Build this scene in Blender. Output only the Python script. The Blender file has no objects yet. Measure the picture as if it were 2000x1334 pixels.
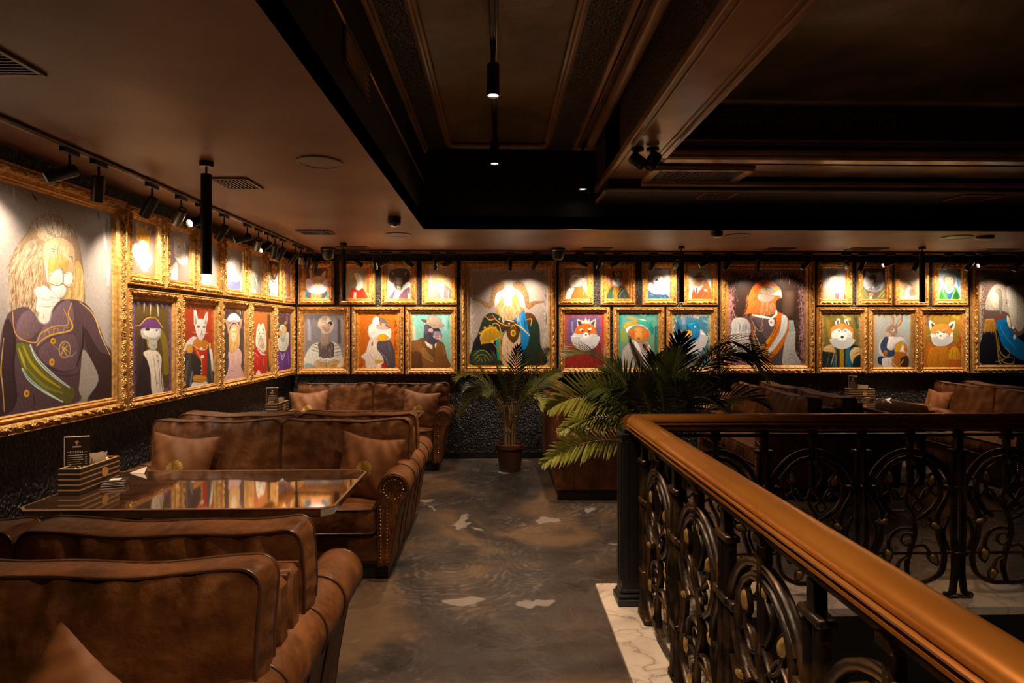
import bpy, math, random
import numpy as np
from mathutils import Vector, Matrix

SC = bpy.context.scene
COL = SC.collection
PI = math.pi
rnd = random.Random(7)

# ---------------------------------------------------------------- camera, world, exposure
FPX, CX, HY, EYE, YAW = 1150.0, 1000.0, 645.0, 1.6, math.radians(1.345)
cam_d = bpy.data.cameras.new('camera'); cam = bpy.data.objects.new('camera', cam_d); COL.objects.link(cam)
cam_d.sensor_width = 36.0; cam_d.lens = FPX / 2000 * 36.0
cam_d.shift_y = (HY - 667.0) / 2000.0
cam_d.clip_start = 0.05; cam_d.clip_end = 100
cam.location = (0, 0, EYE); cam.rotation_euler = (PI / 2, 0, -YAW)
SC.camera = cam
SC.view_settings.view_transform = 'Standard'
SC.view_settings.look = 'None'
SC.view_settings.exposure = 0.62
SC.view_settings.gamma = 1.0
SC.view_settings.use_curve_mapping = False
w = bpy.data.worlds.new('world'); SC.world = w; w.use_nodes = True
w.node_tree.nodes['Background'].inputs[0].default_value = (1.0, 0.6, 0.34, 1)
w.node_tree.nodes['Background'].inputs[1].default_value = 0.045
PICT_W, UP_W, TUBE_W = 22.0, 115.0, 62.0      # watts: picture spots, high ceiling spots, tube pendants
WARM = (1.0, 0.80, 0.59); AMBER = (1.0, 0.70, 0.44)

def P(px, py, z):
    """point where the sight line of a photograph pixel meets height z"""
    t = (z - EYE) / ((HY - py) / FPX); xc = (px - CX) / FPX
    return (t * (math.sin(YAW) + xc * math.cos(YAW)), t * (math.cos(YAW) - xc * math.sin(YAW)))
def XY(px, Y):
    xc = (px - CX) / FPX
    return Y * (math.sin(YAW) + xc * math.cos(YAW)) / (math.cos(YAW) - xc * math.sin(YAW))
def YX(px, X):
    xc = (px - CX) / FPX
    return X * (math.cos(YAW) - xc * math.sin(YAW)) / (math.sin(YAW) + xc * math.cos(YAW))

# room measures
WX, WY, ZL, ZU = -2.55, 7.36, 2.55, 3.30     # left wall, back wall, low ceiling, high ceiling
RX, DY = -0.70, 5.55                          # edges of the raised ceiling
EX, EY = 9.0, -2.6                            # far right wall, wall behind the camera

# ---------------------------------------------------------------- object helpers
def tag(o, label=None, cat=None, group=None, kind=None):
    if label: o['label'] = label
    if cat: o['category'] = cat
    if group: o['group'] = group
    if kind: o['kind'] = kind
    return o
def empty(name, loc=(0, 0, 0), rz=0.0, label=None, cat=None, group=None):
    o = bpy.data.objects.new(name, None); COL.objects.link(o)
    o.location = loc; o.rotation_euler = (0, 0, rz); o.empty_display_size = 0.1
    return tag(o, label, cat, group)
def kids(o): return [c for c in bpy.data.objects if c.parent == o]
def copy_tree(o, loc, rz, label, group=None):
    def cp(s, par):
        c = s.copy(); COL.objects.link(c)
        if par is not None: c.parent = par
        for k in KIDS.get(s.name, []): cp(bpy.data.objects[k], c)
        return c
    c = cp(o, None); c.location = loc; c.rotation_euler = (0, 0, rz); c['label'] = label
    if group: c['group'] = group
    return c
KIDS = {}

class MB:
    def __init__(s): s.v = []; s.f = []; s.m = []; s.mi = 0
    def add(s, vs, fs, M=None):
        b = len(s.v)
        if M is not None: vs = [tuple(M @ Vector(p)) for p in vs]
        s.v.extend([tuple(p) for p in vs]); s.f.extend([tuple(b + i for i in f) for f in fs]); s.m.extend([s.mi] * len(fs))
    def box(s, x0, x1, y0, y1, z0, z1, b=0.0, M=None):
        if b <= 0:
            vs = [(x, y, z) for z in (z0, z1) for y in (y0, y1) for x in (x0, x1)]
            s.add(vs, [(0, 2, 3, 1), (4, 5, 7, 6), (0, 1, 5, 4), (2, 6, 7, 3), (0, 4, 6, 2), (1, 3, 7, 5)], M); return
        cx, cy, cz = (x0 + x1) / 2, (y0 + y1) / 2, (z0 + z1) / 2; hx, hy, hz = (x1 - x0) / 2, (y1 - y0) / 2, (z1 - z0) / 2
        vs = []; idx = {}
        for sx in (-1, 1):
            for sy in (-1, 1):
                for sz in (-1, 1):
                    for a in range(3):
                        d = [hx - b, hy - b, hz - b]; d[a] = (hx, hy, hz)[a]
                        idx[(sx, sy, sz, a)] = len(vs); vs.append((cx + sx * d[0], cy + sy * d[1], cz + sz * d[2]))
        fs = []
        q = [(-1, -1), (1, -1), (1, 1), (-1, 1)]
        for a in range(3):
            o1, o2 = [(1, 2), (2, 0), (0, 1)][a]
            for sg in (-1, 1):
                f = []
                for u, vv in q:
                    t = [0, 0, 0]; t[a] = sg; t[o1] = u; t[o2] = vv; f.append(idx[(t[0], t[1], t[2], a)])
                fs.append(f if sg > 0 else f[::-1])
        for a in range(3):                       # edge strips
            o1, o2 = [(1, 2), (2, 0), (0, 1)][a]
            for u in (-1, 1):
                for vv in (-1, 1):
                    f = []
                    for sg, ax in ((-1, o1), (1, o1), (1, o2), (-1, o2)):
                        t = [0, 0, 0]; t[a] = sg; t[o1] = u; t[o2] = vv; f.append(idx[(t[0], t[1], t[2], ax)])
                    fs.append(f if u * vv > 0 else f[::-1])
        for sx in (-1, 1):
            for sy in (-1, 1):
                for sz in (-1, 1):
                    f = [idx[(sx, sy, sz, k)] for k in range(3)]; fs.append(f if sx * sy * sz > 0 else f[::-1])
        s.add(vs, fs, M)
    def ring(s, rings, close=True, caps=False, M=None):
        n = len(rings[0]); vs = [p for r in rings for p in r]; fs = []
        for i in range(len(rings) - 1):
            for j in range(n if close else n - 1):
                k = (j + 1) % n; fs.append((i * n + j, i * n + k, (i + 1) * n + k, (i + 1) * n + j))
        if caps:
            fs.append(tuple(range(n))[::-1]); fs.append(tuple((len(rings) - 1) * n + j for j in range(n)))
        s.add(vs, fs, M)
    def tube(s, path, r, n=8, closed=False, caps=True, M=None):
        path = [Vector(p) for p in path]; L = len(path); rs = r if isinstance(r, (list, tuple)) else [r] * L
        rings = []; up = None
        for i, p in enumerate(path):
            if closed: t = path[(i + 1) % L] - path[i - 1]
            else: t = path[min(i + 1, L - 1)] - path[max(i - 1, 0)]
            t = t.normalized() if t.length > 1e-9 else Vector((0, 0, 1))
            if up is None:
                up = Vector((0, 0, 1)) if abs(t.z) < 0.9 else Vector((1, 0, 0))
            a = (up - t * up.dot(t)).normalized(); up = a; b = t.cross(a)
            rings.append([tuple(p + rs[i] * (math.cos(q) * a + math.sin(q) * b)) for q in [2 * PI * k / n for k in range(n)]])
        if closed: rings.append(rings[0])
        s.ring(rings, caps=(caps and not closed), M=M)
    def cyl(s, p0, p1, r0, r1=None, n=16, caps=True):
        s.tube([p0, p1], [r0, r0 if r1 is None else r1], n, caps=caps)
    def lathe(s, prof, n=24, M=None):
        s.ring([[(r * math.cos(2 * PI * k / n), r * math.sin(2 * PI * k / n), z) for k in range(n)] for r, z in prof], caps=True, M=M)
    def grid(s, fn, nu, nv, M=None, flip=False):
        vs = [fn(i / (nu - 1), j / (nv - 1)) for j in range(nv) for i in range(nu)]; fs = []
        for j in range(nv - 1):
            for i in range(nu - 1):
                a = j * nu + i; f = (a, a + 1, a + nu + 1, a + nu); fs.append(f[::-1] if flip else f)
        s.add(vs, fs, M)
    def prism(s, poly, a0, a1, axis='y', M=None):
        if axis == 'y': R = [[(x, a, z) for x, z in poly] for a in (a0, a1)]
        elif axis == 'x': R = [[(a, x, z) for x, z in poly] for a in (a0, a1)]
        else: R = [[(x, z, a) for x, z in poly] for a in (a0, a1)]
        s.ring(R, caps=True, M=M)
    def build(s, name, mats, parent=None, smooth=None, loc=None):
        me = bpy.data.meshes.new(name); me.from_pydata(s.v, [], s.f)
        if not isinstance(mats, (list, tuple)): mats = [mats]
        for m in mats: me.materials.append(m)
        if len(mats) > 1: me.polygons.foreach_set('material_index', s.m)
        import bmesh as _b
        bm = _b.new(); bm.from_mesh(me); _b.ops.recalc_face_normals(bm, faces=bm.faces[:]); bm.to_mesh(me); bm.free()
        if smooth is not None:
            me.polygons.foreach_set('use_smooth', [True] * len(me.polygons)); me.set_sharp_from_angle(angle=math.radians(smooth))
        me.update()
        o = bpy.data.objects.new(name, me); COL.objects.link(o)
        if loc: o.location = loc
        if parent is not None:
            o.parent = parent; KIDS.setdefault(parent.name, []).append(o.name)
        return o

def smooth_line(pts, k=6, closed=False):
    pts = [Vector(p) for p in pts]; n = len(pts); out = []
    if n < 3 and not closed: return pts
    rng = range(n if closed else n - 1)
    for i in rng:
        if closed: p0, p1, p2, p3 = pts[i - 1], pts[i], pts[(i + 1) % n], pts[(i + 2) % n]
        else: p0, p1, p2, p3 = pts[max(i - 1, 0)], pts[i], pts[i + 1], pts[min(i + 2, n - 1)]
        for j in range(k):
            t = j / k
            out.append(0.5 * ((2 * p1) + (p2 - p0) * t + (2 * p0 - 5 * p1 + 4 * p2 - p3) * t * t + (3 * p1 - p0 - 3 * p2 + p3) * t ** 3))
    if not closed: out.append(pts[-1])
    return out

# ---------------------------------------------------------------- materials
def mat(name, col, rough=0.5, metal=0.0, spec=0.5, emit=None, es=1.0, coat=0.0):
    m = bpy.data.materials.new(name); m.use_nodes = True; b = m.node_tree.nodes['Principled BSDF']
    b.inputs['Base Color'].default_value = (*col, 1); b.inputs['Roughness'].default_value = rough
    b.inputs['Metallic'].default_value = metal; b.inputs['Specular IOR Level'].default_value = spec
    b.inputs['Coat Weight'].default_value = coat; b.inputs['Coat Roughness'].default_value = 0.1
    if emit: b.inputs['Emission Color'].default_value = (*emit, 1); b.inputs['Emission Strength'].default_value = es
    return m
class NT:
    def __init__(s, m): s.t = m.node_tree; s.n = s.t.nodes; s.b = s.n['Principled BSDF']
    def N(s, ty, **kw):
        nd = s.n.new(ty)
        for k, v in kw.items():
            if k in nd.inputs: nd.inputs[k].default_value = v
            else: setattr(nd, k, v)
        return nd
    def L(s, a, b): s.t.links.new(a, b)
    def ramp(s, fac, stops):
        r = s.n.new('ShaderNodeValToRGB'); e = r.color_ramp.elements
        while len(e) > 1: e.remove(e[-1])
        e[0].position = stops[0][0]; e[0].color = (*stops[0][1], 1)
        for p, c in stops[1:]:
            q = e.new(p); q.color = (*c, 1)
        s.L(fac, r.inputs[0]); return r.outputs[0]
    def bump(s, h, dist, strength=1.0, prev=None):
        b = s.N('ShaderNodeBump'); b.inputs['Strength'].default_value = strength; b.inputs['Distance'].default_value = dist
        s.L(h, b.inputs['Height'])
        if prev is not None: s.L(prev, b.inputs['Normal'])
        return b.outputs[0]
def g3(v): return (v, v, v)

def noise_mat(name, c1, c2, scale, rough=0.5, r2=None, metal=0.0, bump=0.0, bscale=None, detail=5, dist=0.0, lo=0.35, hi=0.65, spec=0.5, coords='Object', coat=0.0, stretch=None):
    m = mat(name, c1, rough, metal, spec, coat=coat); t = NT(m)
    tc = t.N('ShaderNodeTexCoord').outputs[coords]
    if stretch:
        mp = t.N('ShaderNodeMapping'); mp.inputs['Scale'].default_value = stretch; t.L(tc, mp.inputs[0]); tc = mp.outputs[0]
    n = t.N('ShaderNodeTexNoise', Scale=scale, Detail=detail, Distortion=dist); t.L(tc, n.inputs['Vector'])
    t.L(t.ramp(n.outputs[0], [(lo, c1), (hi, c2)]), t.b.inputs['Base Color'])
    if r2 is not None:
        t.L(t.ramp(n.outputs[0], [(lo, g3(rough)), (hi, g3(r2))]), t.b.inputs['Roughness'])
    if bump:
        n2 = t.N('ShaderNodeTexNoise', Scale=bscale or scale * 4, Detail=4.0); t.L(tc, n2.inputs['Vector'])
        t.L(t.bump(n2.outputs[0], bump), t.b.inputs['Normal'])
    return m

M = {}
M['low_ceiling'] = noise_mat('low_ceiling_paint', (0.15, 0.064, 0.026), (0.20, 0.088, 0.036), 1.2, 0.55, 0.45, bump=0.004, bscale=3)
M['high_ceiling'] = noise_mat('high_ceiling_bronze_paint', (0.12, 0.080, 0.040), (0.30, 0.19, 0.095), 1.6, 0.42, 0.3, bump=0.01, bscale=5, dist=1.0)
M['black'] = mat('black_paint', (0.006, 0.005, 0.005), 0.6)
M['black_metal'] = mat('black_powder_coat', (0.012, 0.011, 0.011), 0.38, 0.0, 0.5)
M['moulding'] = noise_mat('dark_moulding', (0.30, 0.165, 0.08), (0.42, 0.24, 0.125), 3, 0.22)
M['embossed'] = mat('embossed_black', (0.085, 0.055, 0.032), 0.28)
t = NT(M['embossed']); tc = t.N('ShaderNodeTexCoord').outputs['Object']
v = t.N('ShaderNodeTexVoronoi', Scale=55.0); t.L(tc, v.inputs['Vector'])
t.L(t.bump(v.outputs['Distance'], 0.012), t.b.inputs['Normal'])
# wall: rough black plaster with glinting flecks
M['wall'] = mat('black_mica_plaster', (0.02, 0.015, 0.016), 0.35)
t = NT(M['wall']); tc = t.N('ShaderNodeTexCoord').outputs['Object']
mp = t.N('ShaderNodeMapping'); mp.inputs['Scale'].default_value = (1, 1, 0.7); t.L(tc, mp.inputs[0])
n1 = t.N('ShaderNodeTexNoise', Scale=24.0, Detail=6.0, Roughness=0.7); t.L(mp.outputs[0], n1.inputs['Vector'])
v = t.N('ShaderNodeTexVoronoi', Scale=60.0); t.L(mp.outputs[0], v.inputs['Vector'])
fl = t.N('ShaderNodeTexNoise', Scale=75.0, Detail=2.0); t.L(mp.outputs[0], fl.inputs['Vector'])
t.L(t.ramp(fl.outputs[0], [(0.59, (0.007, 0.0055, 0.006)), (0.67, (0.06, 0.048, 0.045)), (0.75, (0.35, 0.31, 0.29))]), t.b.inputs['Base Color'])
t.L(t.ramp(n1.outputs[0], [(0.3, g3(0.2)), (0.7, g3(0.5))]), t.b.inputs['Roughness'])
b1 = t.bump(n1.outputs[0], 0.03); t.L(t.bump(v.outputs['Distance'], 0.012, prev=b1), t.b.inputs['Normal'])
# floor: trowelled dark concrete with pale arcs and patches
M['floor'] = mat('trowelled_concrete', (0.05, 0.04, 0.04), 0.35)
t = NT(M['floor']); tc = t.N('ShaderNodeTexCoord').outputs['Object']
nA = t.N('ShaderNodeTexNoise', Scale=0.9, Detail=6.0, Distortion=1.6); t.L(tc, nA.inputs['Vector'])
nB = t.N('ShaderNodeTexNoise', Scale=3.2, Detail=8.0, Distortion=3.5, Roughness=0.62); t.L(tc, nB.inputs['Vector'])
baseA = t.ramp(nA.outputs[0], [(0.35, (0.022, 0.020, 0.021)), (0.5, (0.050, 0.038, 0.033)), (0.62, (0.125, 0.078, 0.046))])
v = t.N('ShaderNodeTexVoronoi', Scale=1.35); v.inputs['Randomness'].default_value = 1.0
vd = t.N('ShaderNodeVectorMath', operation='ADD'); ns = t.N('ShaderNodeTexNoise', Scale=2.0, Detail=3.0); t.L(tc, ns.inputs['Vector'])
sc2 = t.N('ShaderNodeVectorMath', operation='SCALE'); sc2.inputs['Scale'].default_value = 0.28; t.L(ns.outputs['Color'], sc2.inputs[0])
t.L(tc, vd.inputs[0]); t.L(sc2.outputs[0], vd.inputs[1]); t.L(vd.outputs[0], v.inputs['Vector'])
mul = t.N('ShaderNodeMath', operation='MULTIPLY'); mul.inputs[1].default_value = 85.0; t.L(v.outputs['Distance'], mul.inputs[0])
ad = t.N('ShaderNodeMath', operation='MULTIPLY_ADD'); ad.inputs[1].default_value = 15.0; t.L(nB.outputs[0], ad.inputs[0]); t.L(mul.outputs[0], ad.inputs[2])
sn = t.N('ShaderNodeMath', operation='SINE'); t.L(ad.outputs[0], sn.inputs[0])
arc = t.ramp(sn.outputs[0], [(0.1, g3(0.15)), (1.0, g3(1))])
nM = t.N('ShaderNodeTexNoise', Scale=1.7, Detail=7.0, Distortion=1.0, Roughness=0.6); mpm = t.N('ShaderNodeMapping'); mpm.inputs['Location'].default_value = (7.7, 2.3, 0); t.L(tc, mpm.inputs[0]); t.L(mpm.outputs[0], nM.inputs['Vector'])
msk = t.ramp(nM.outputs[0], [(0.44, g3(0.0)), (0.64, g3(0.6))])
nF = t.N('ShaderNodeTexNoise', Scale=11.0, Detail=5.0, Distortion=1.5); t.L(tc, nF.inputs['Vector']); fin = t.ramp(nF.outputs[0], [(0.38, g3(0.1)), (0.6, g3(1.0))])
mf = t.N('ShaderNodeMath', operation='MULTIPLY'); t.L(arc, mf.inputs[0]); t.L(fin, mf.inputs[1])
mm = t.N('ShaderNodeMath', operation='MULTIPLY'); t.L(mf.outputs[0], mm.inputs[0]); t.L(msk, mm.inputs[1])
mx = t.N('ShaderNodeMix', data_type='RGBA'); t.L(mm.outputs[0], mx.inputs[0]); t.L(baseA, mx.inputs[6]); mx.inputs[7].default_value = (0.21, 0.175, 0.15, 1)
nC = t.N('ShaderNodeTexNoise', Scale=2.1, Detail=3.0, Distortion=0.6); mpc = t.N('ShaderNodeMapping'); mpc.inputs['Location'].default_value = (3.3, 1.1, 0)
t.L(tc, mpc.inputs[0]); t.L(mpc.outputs[0], nC.inputs['Vector'])
pt = t.ramp(nC.outputs[0], [(0.655, g3(0)), (0.67, g3(0.75))])
mx2 = t.N('ShaderNodeMix', data_type='RGBA'); t.L(pt, mx2.inputs[0]); t.L(mx.outputs[2], mx2.inputs[6]); mx2.inputs[7].default_value = (0.27, 0.24, 0.22, 1)
t.L(mx2.outputs[2], t.b.inputs['Base Color'])
t.L(t.ramp(nB.outputs[0], [(0.3, g3(0.22)), (0.7, g3(0.42))]), t.b.inputs['Roughness'])
t.L(t.bump(nB.outputs[0], 0.004), t.b.inputs['Normal'])
M['marble'] = mat('cream_marble', (0.6, 0.5, 0.42), 0.25)
t = NT(M['marble']); tc = t.N('ShaderNodeTexCoord').outputs['Object']
n1 = t.N('ShaderNodeTexNoise', Scale=3.2, Detail=5.0, Distortion=1.2); t.L(tc, n1.inputs['Vector'])
ab = t.N('ShaderNodeMath', operation='SUBTRACT'); ab.inputs[1].default_value = 0.5; t.L(n1.outputs[0], ab.inputs[0])
aa = t.N('ShaderNodeMath', operation='ABSOLUTE'); t.L(ab.outputs[0], aa.inputs[0])
t.L(t.ramp(aa.outputs[0], [(0.0, (0.30, 0.24, 0.20)), (0.012, (0.52, 0.44, 0.37)), (0.06, (0.60, 0.52, 0.45))]), t.b.inputs['Base Color'])
# suede sofa leather
M['leather'] = mat('brown_suede', (0.16, 0.07, 0.03), 0.5)
t = NT(M['leather']); tc = t.N('ShaderNodeTexCoord').outputs['Object']
n1 = t.N('ShaderNodeTexNoise', Scale=5.5, Detail=10.0, Roughness=0.68, Distortion=0.15); t.L(tc, n1.inputs['Vector'])
n2 = t.N('ShaderNodeTexNoise', Scale=22.0, Detail=6.0); t.L(tc, n2.inputs['Vector'])
t.L(t.ramp(n1.outputs[0], [(0.3, (0.040, 0.0125, 0.003)), (0.48, (0.105, 0.036, 0.0095)), (0.7, (0.205, 0.076, 0.023))]), t.b.inputs['Base Color'])
t.L(t.ramp(n1.outputs[0], [(0.35, g3(0.42)), (0.65, g3(0.62))]), t.b.inputs['Roughness'])
bb = t.bump(n2.outputs[0], 0.006); n3 = t.N('ShaderNodeTexNoise', Scale=5.0, Detail=2.0, Distortion=0.3); t.L(tc, n3.inputs['Vector'])
t.L(t.bump(n3.outputs[0], 0.02, prev=bb), t.b.inputs['Normal'])
t.b.inputs['Specular IOR Level'].default_value = 0.28; t.b.inputs['Sheen Weight'].default_value = 0.0; t.b.inputs['Sheen Tint'].default_value = (1, 0.7, 0.5, 1)
M['piping'] = mat('dark_brown_piping', (0.06, 0.024, 0.011), 0.4)
M['plinth'] = mat('dark_sofa_foot', (0.012, 0.008, 0.006), 0.5)
M['nail'] = mat('brass_nail', (0.6, 0.42, 0.2), 0.25, 1.0)
# cushion cloth with a round golden crest in the middle
M['pillow'] = mat('brown_pillow_suede', (0.2, 0.1, 0.05), 0.55, 0.0, 0.25)
t = NT(M['pillow']); tc = t.N('ShaderNodeTexCoord').outputs['Object']
n1 = t.N('ShaderNodeTexNoise', Scale=7.0, Detail=8.0); t.L(tc, n1.inputs['Vector'])
pc = t.ramp(n1.outputs[0], [(0.3, (0.10, 0.034, 0.010)), (0.7, (0.22, 0.082, 0.026))])
t.L(pc, t.b.inputs['Base Color'])
M['crest'] = noise_mat('gold_embroidery', (0.25, 0.13, 0.02), (0.5, 0.28, 0.06), 60, 0.4, metal=0.4, lo=0.4, hi=0.6)
# gilt frames
def gilt(name, c1, c2, bs, bd):
    m = mat(name, c1, 0.3, 0.5); t = NT(m); tc = t.N('ShaderNodeTexCoord').outputs['Object']
    n = t.N('ShaderNodeTexNoise', Scale=30.0, Detail=6.0); t.L(tc, n.inputs['Vector'])
    t.L(t.ramp(n.outputs[0], [(0.32, c1), (0.62, c2)]), t.b.inputs['Base Color'])
    t.L(t.ramp(n.outputs[0], [(0.3, g3(0.42)), (0.7, g3(0.26))]), t.b.inputs['Roughness'])
    v = t.N('ShaderNodeTexVoronoi', Scale=bs); t.L(tc, v.inputs['Vector'])
    t.L(t.bump(v.outputs['Distance'], bd), t.b.inputs['Normal']); return m
M['gilt'] = gilt('gilt_plain', (0.46, 0.21, 0.045), (0.86, 0.50, 0.16), 40, 0.001)
M['gilt_carved'] = gilt('gilt_carved', (0.30, 0.12, 0.025), (0.88, 0.50, 0.16), 95, 0.012)
# table, rail, iron
M['table'] = noise_mat('dark_lacquered_veneer', (0.035, 0.016, 0.009), (0.075, 0.034, 0.018), 3, 0.05, bump=0.0, spec=1.0, stretch=(1, 9, 1), dist=0.6, coat=1.0)
M['table'].node_tree.nodes['Principled BSDF'].inputs['Coat IOR'].default_value = 1.9
M['table'].node_tree.nodes['Principled BSDF'].inputs['Coat Roughness'].default_value = 0.045
M['table_edge'] = mat('table_edge_brown', (0.20, 0.10, 0.055), 0.3)
M['rail'] = noise_mat('bronze_handrail', (0.34, 0.115, 0.016), (0.55, 0.22, 0.04), 2.2, 0.32, 0.24, metal=0.6, stretch=(1, 1, 1), lo=0.3, hi=0.7)
M['iron'] = noise_mat('patinated_cast_iron', (0.020, 0.013, 0.009), (0.15, 0.078, 0.032), 9, 0.36, 0.3, metal=0.45, lo=0.45, hi=0.75, bump=0.002)
M['leaf_gold'] = noise_mat('gilded_leaf', (0.32, 0.19, 0.05), (0.62, 0.42, 0.16), 30, 0.4, metal=0.6)
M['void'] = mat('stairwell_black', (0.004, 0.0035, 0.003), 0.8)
# plants
def leafmat(name, c1, c2):
    m = mat(name, c1, 0.38); t = NT(m); tc = t.N('ShaderNodeTexCoord').outputs['Object']
    n = t.N('ShaderNodeTexNoise', Scale=6.0, Detail=4.0); t.L(tc, n.inputs['Vector'])
    t.L(t.ramp(n.outputs[0], [(0.35, c1), (0.68, c2)]), t.b.inputs['Base Color']); return m
M['palm'] = leafmat('palm_leaf_shaded', (0.022, 0.038, 0.009), (0.075, 0.10, 0.022))  # dark tone for fronds in silhouette, shade put into the colour
M['palm_lit'] = leafmat('palm_leaf_lit', (0.16, 0.18, 0.025), (0.38, 0.37, 0.07))  # bright copy for fronds that catch the light, put into the colour
M['stem'] = mat('palm_stem', (0.22, 0.14, 0.05), 0.5)
M['soil'] = noise_mat('coco_mulch', (0.05, 0.02, 0.01), (0.22, 0.10, 0.05), 60, 0.9, bump=0.02)
M['pot'] = mat('brown_pot', (0.045, 0.016, 0.010), 0.4)
# small things
M['lamp_in'] = mat('lit_lens', (1, 0.9, 0.75), 0.3, emit=(1.0, 0.82, 0.60), es=9.0)
M['chrome'] = mat('dull_chrome', (0.5, 0.45, 0.4), 0.25, 1.0)
M['paper'] = mat('napkin_paper', (0.70, 0.58, 0.46), 0.8)
M['wood_box'] = mat('striped_caddy', (0.3, 0.16, 0.06), 0.5)
t = NT(M['wood_box']); tc = t.N('ShaderNodeTexCoord').outputs['Object']; sp = t.N('ShaderNodeSeparateXYZ'); t.L(tc, sp.inputs[0])
mu = t.N('ShaderNodeMath', operation='MULTIPLY'); mu.inputs[1].default_value = 36.0; t.L(sp.outputs[2], mu.inputs[0])
fr = t.N('ShaderNodeMath', operation='FRACT'); t.L(mu.outputs[0], fr.inputs[0])
t.L(t.ramp(fr.outputs[0], [(0.70, (0.03, 0.012, 0.006)), (0.76, (0.42, 0.24, 0.10))]), t.b.inputs['Base Color'])
M['menu'] = mat('menu_board_dark', (0.03, 0.015, 0.010), 0.3)
M['menu_line'] = mat('menu_print', (0.65, 0.50, 0.36), 0.5)
M['menu_gold'] = mat('menu_emblem', (0.5, 0.25, 0.08), 0.5)
M['vent'] = mat('vent_brown', (0.075, 0.045, 0.028), 0.45)
M['cream_plastic'] = mat('ceiling_speaker_brown', (0.12, 0.075, 0.05), 0.45)
M['red_glass'] = mat('dark_grinder', (0.05, 0.015, 0.01), 0.15)
# ---------------------------------------------------------------- the room
def struct(name, mb, m, smooth=None): return tag(mb.build(name, m, None, smooth), kind='structure')
def slab(name, x0, x1, y0, y1, z0, z1, m):
    b = MB(); b.box(x0, x1, y0, y1, z0, z1); return struct(name, b, m)
VX0, VX1, VY1 = 0.97, 4.6, 3.30       # stairwell opening
b = MB()
for (x0, x1, y0, y1) in ((WX - .1, 0.605, EY, WY + .1), (0.605, EX, 3.66, WY + .1), (VX1 + .4, EX, EY, 3.66)):
    b.box(x0, x1, y0, y1, -0.2, 0.0)
struct('floor', b, M['floor'])
b = MB()
b.box(0.605, VX0, EY, 3.66, -0.03, 0.022, 0.004); b.box(VX0, VX1 + .4, VY1, 3.66, -0.03, 0.022, 0.004); b.box(VX1, VX1 + .4, EY, VY1, -0.03, 0.022, 0.004)
struct('trim_1', b, M['marble'])
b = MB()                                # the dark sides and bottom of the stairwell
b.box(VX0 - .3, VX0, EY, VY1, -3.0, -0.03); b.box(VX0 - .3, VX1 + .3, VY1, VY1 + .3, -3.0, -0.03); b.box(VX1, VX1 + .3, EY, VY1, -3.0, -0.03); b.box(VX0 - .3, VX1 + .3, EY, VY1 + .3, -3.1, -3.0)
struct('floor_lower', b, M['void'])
slab('wall_left', WX - .15, WX, EY, WY + .15, -0.0, ZU + .2, M['wall'])
slab('wall_back', WX, EX, WY, WY + .15, 0.0, ZL + .05, M['wall'])
slab('wall_right', EX, EX + .15, EY, WY + .15, 0, ZU + .4, M['wall'])
slab('wall_front', WX, EX, EY - .15, EY, -3.0, ZU + .4, M['black'])
# low ceiling: an L round the raised part
b = MB(); b.box(WX, RX, EY, WY, ZL, ZL + .12); b.box(RX, EX, DY, WY, ZL, ZL + .12)
struct('ceiling_low', b, M['low_ceiling'])
# raised ceiling
b = MB(); b.box(RX - .1, EX, EY, DY + .1, ZU + .02, ZU + .2); struct('ceiling', b, M['high_ceiling'])
b = MB(); b.box(RX - .1, RX, EY, DY, ZL + .12, ZU + .1); b.box(RX, EX, DY, DY + .1, ZL + .12, ZU + .1)
b.box(RX - .1, RX, EY, DY, ZL + .002, ZL + .12); b.box(RX, EX, DY, DY + .1, ZL + .002, ZL + .12)
struct('ceiling_drop', b, M['black'])
# plaster edge line along the raised ceiling
def bar(b, x0, x1, y0, y1, z0, z1, bev=0.008): b.box(min(x0, x1), max(x0, x1), min(y0, y1), max(y0, y1), z0, z1, bev)
b = MB(); bar(b, RX, RX + .03, EY, DY, ZU - .04, ZU + .02); bar(b, RX + .03, RX + .05, EY, DY, ZU - .015, ZU + .02, .004)
bar(b, RX, RX + .012, EY, DY, 2.985, 3.005, .003)
struct('trim_2', b, M['moulding'], 30)
# embossed field either side of a smooth centre panel with rounded corners
def round_rect(x0, x1, y0, y1, r, n=8):
    pts = []
    for cx, cy, a0 in ((x1 - r, y0 + r, -90), (x1 - r, y1 - r, 0), (x0 + r, y1 - r, 90), (x0 + r, y0 + r, 180)):
        for k in range(n + 1):
            a = math.radians(a0 + 90 * k / n); pts.append((cx + r * math.cos(a), cy + r * math.sin(a)))
    return pts
def mould_loop(b, x0, x1, y0, y1, r, z, wd=.03, ht=.03, down=True):
    """a moulding with stepped section following a rounded rectangle on a ceiling at height z"""
    L = round_rect(x0, x1, y0, y1, r); n = len(L); rings = []
    sec = [(-wd, 0), (-wd, -ht * .5), (-wd * .45, -ht * .6), (-wd * .2, -ht), (wd * .3, -ht), (wd * .5, -ht * .55), (wd, -ht * .4), (wd, 0)]
    for i, (x, y) in enumerate(L):
        a = L[i - 1]; c = L[(i + 1) % n]; tx, ty = c[0] - a[0], c[1] - a[1]; l = math.hypot(tx, ty) or 1; nx, ny = ty / l, -tx / l
        rings.append([(x + nx * s, y + ny * s, z + h) for s, h in sec])
    rings.append(rings[0]); b.ring(rings, close=True)
b = MB(); b.box(RX + .05, -0.44, EY, 5.53, ZU - .004, ZU + .019); b.box(.43, .70, EY, 5.53, ZU - .004, ZU + .019); b.box(-.44, .43, 5.42, 5.53, ZU - .004, ZU + .019)
struct('trim_3', b, M['embossed'])
b = MB(); mould_loop(b, -.455, .445, EY + .1, 5.43, .08, ZU + .004); struct('trim_4', b, M['moulding'], 40)
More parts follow.
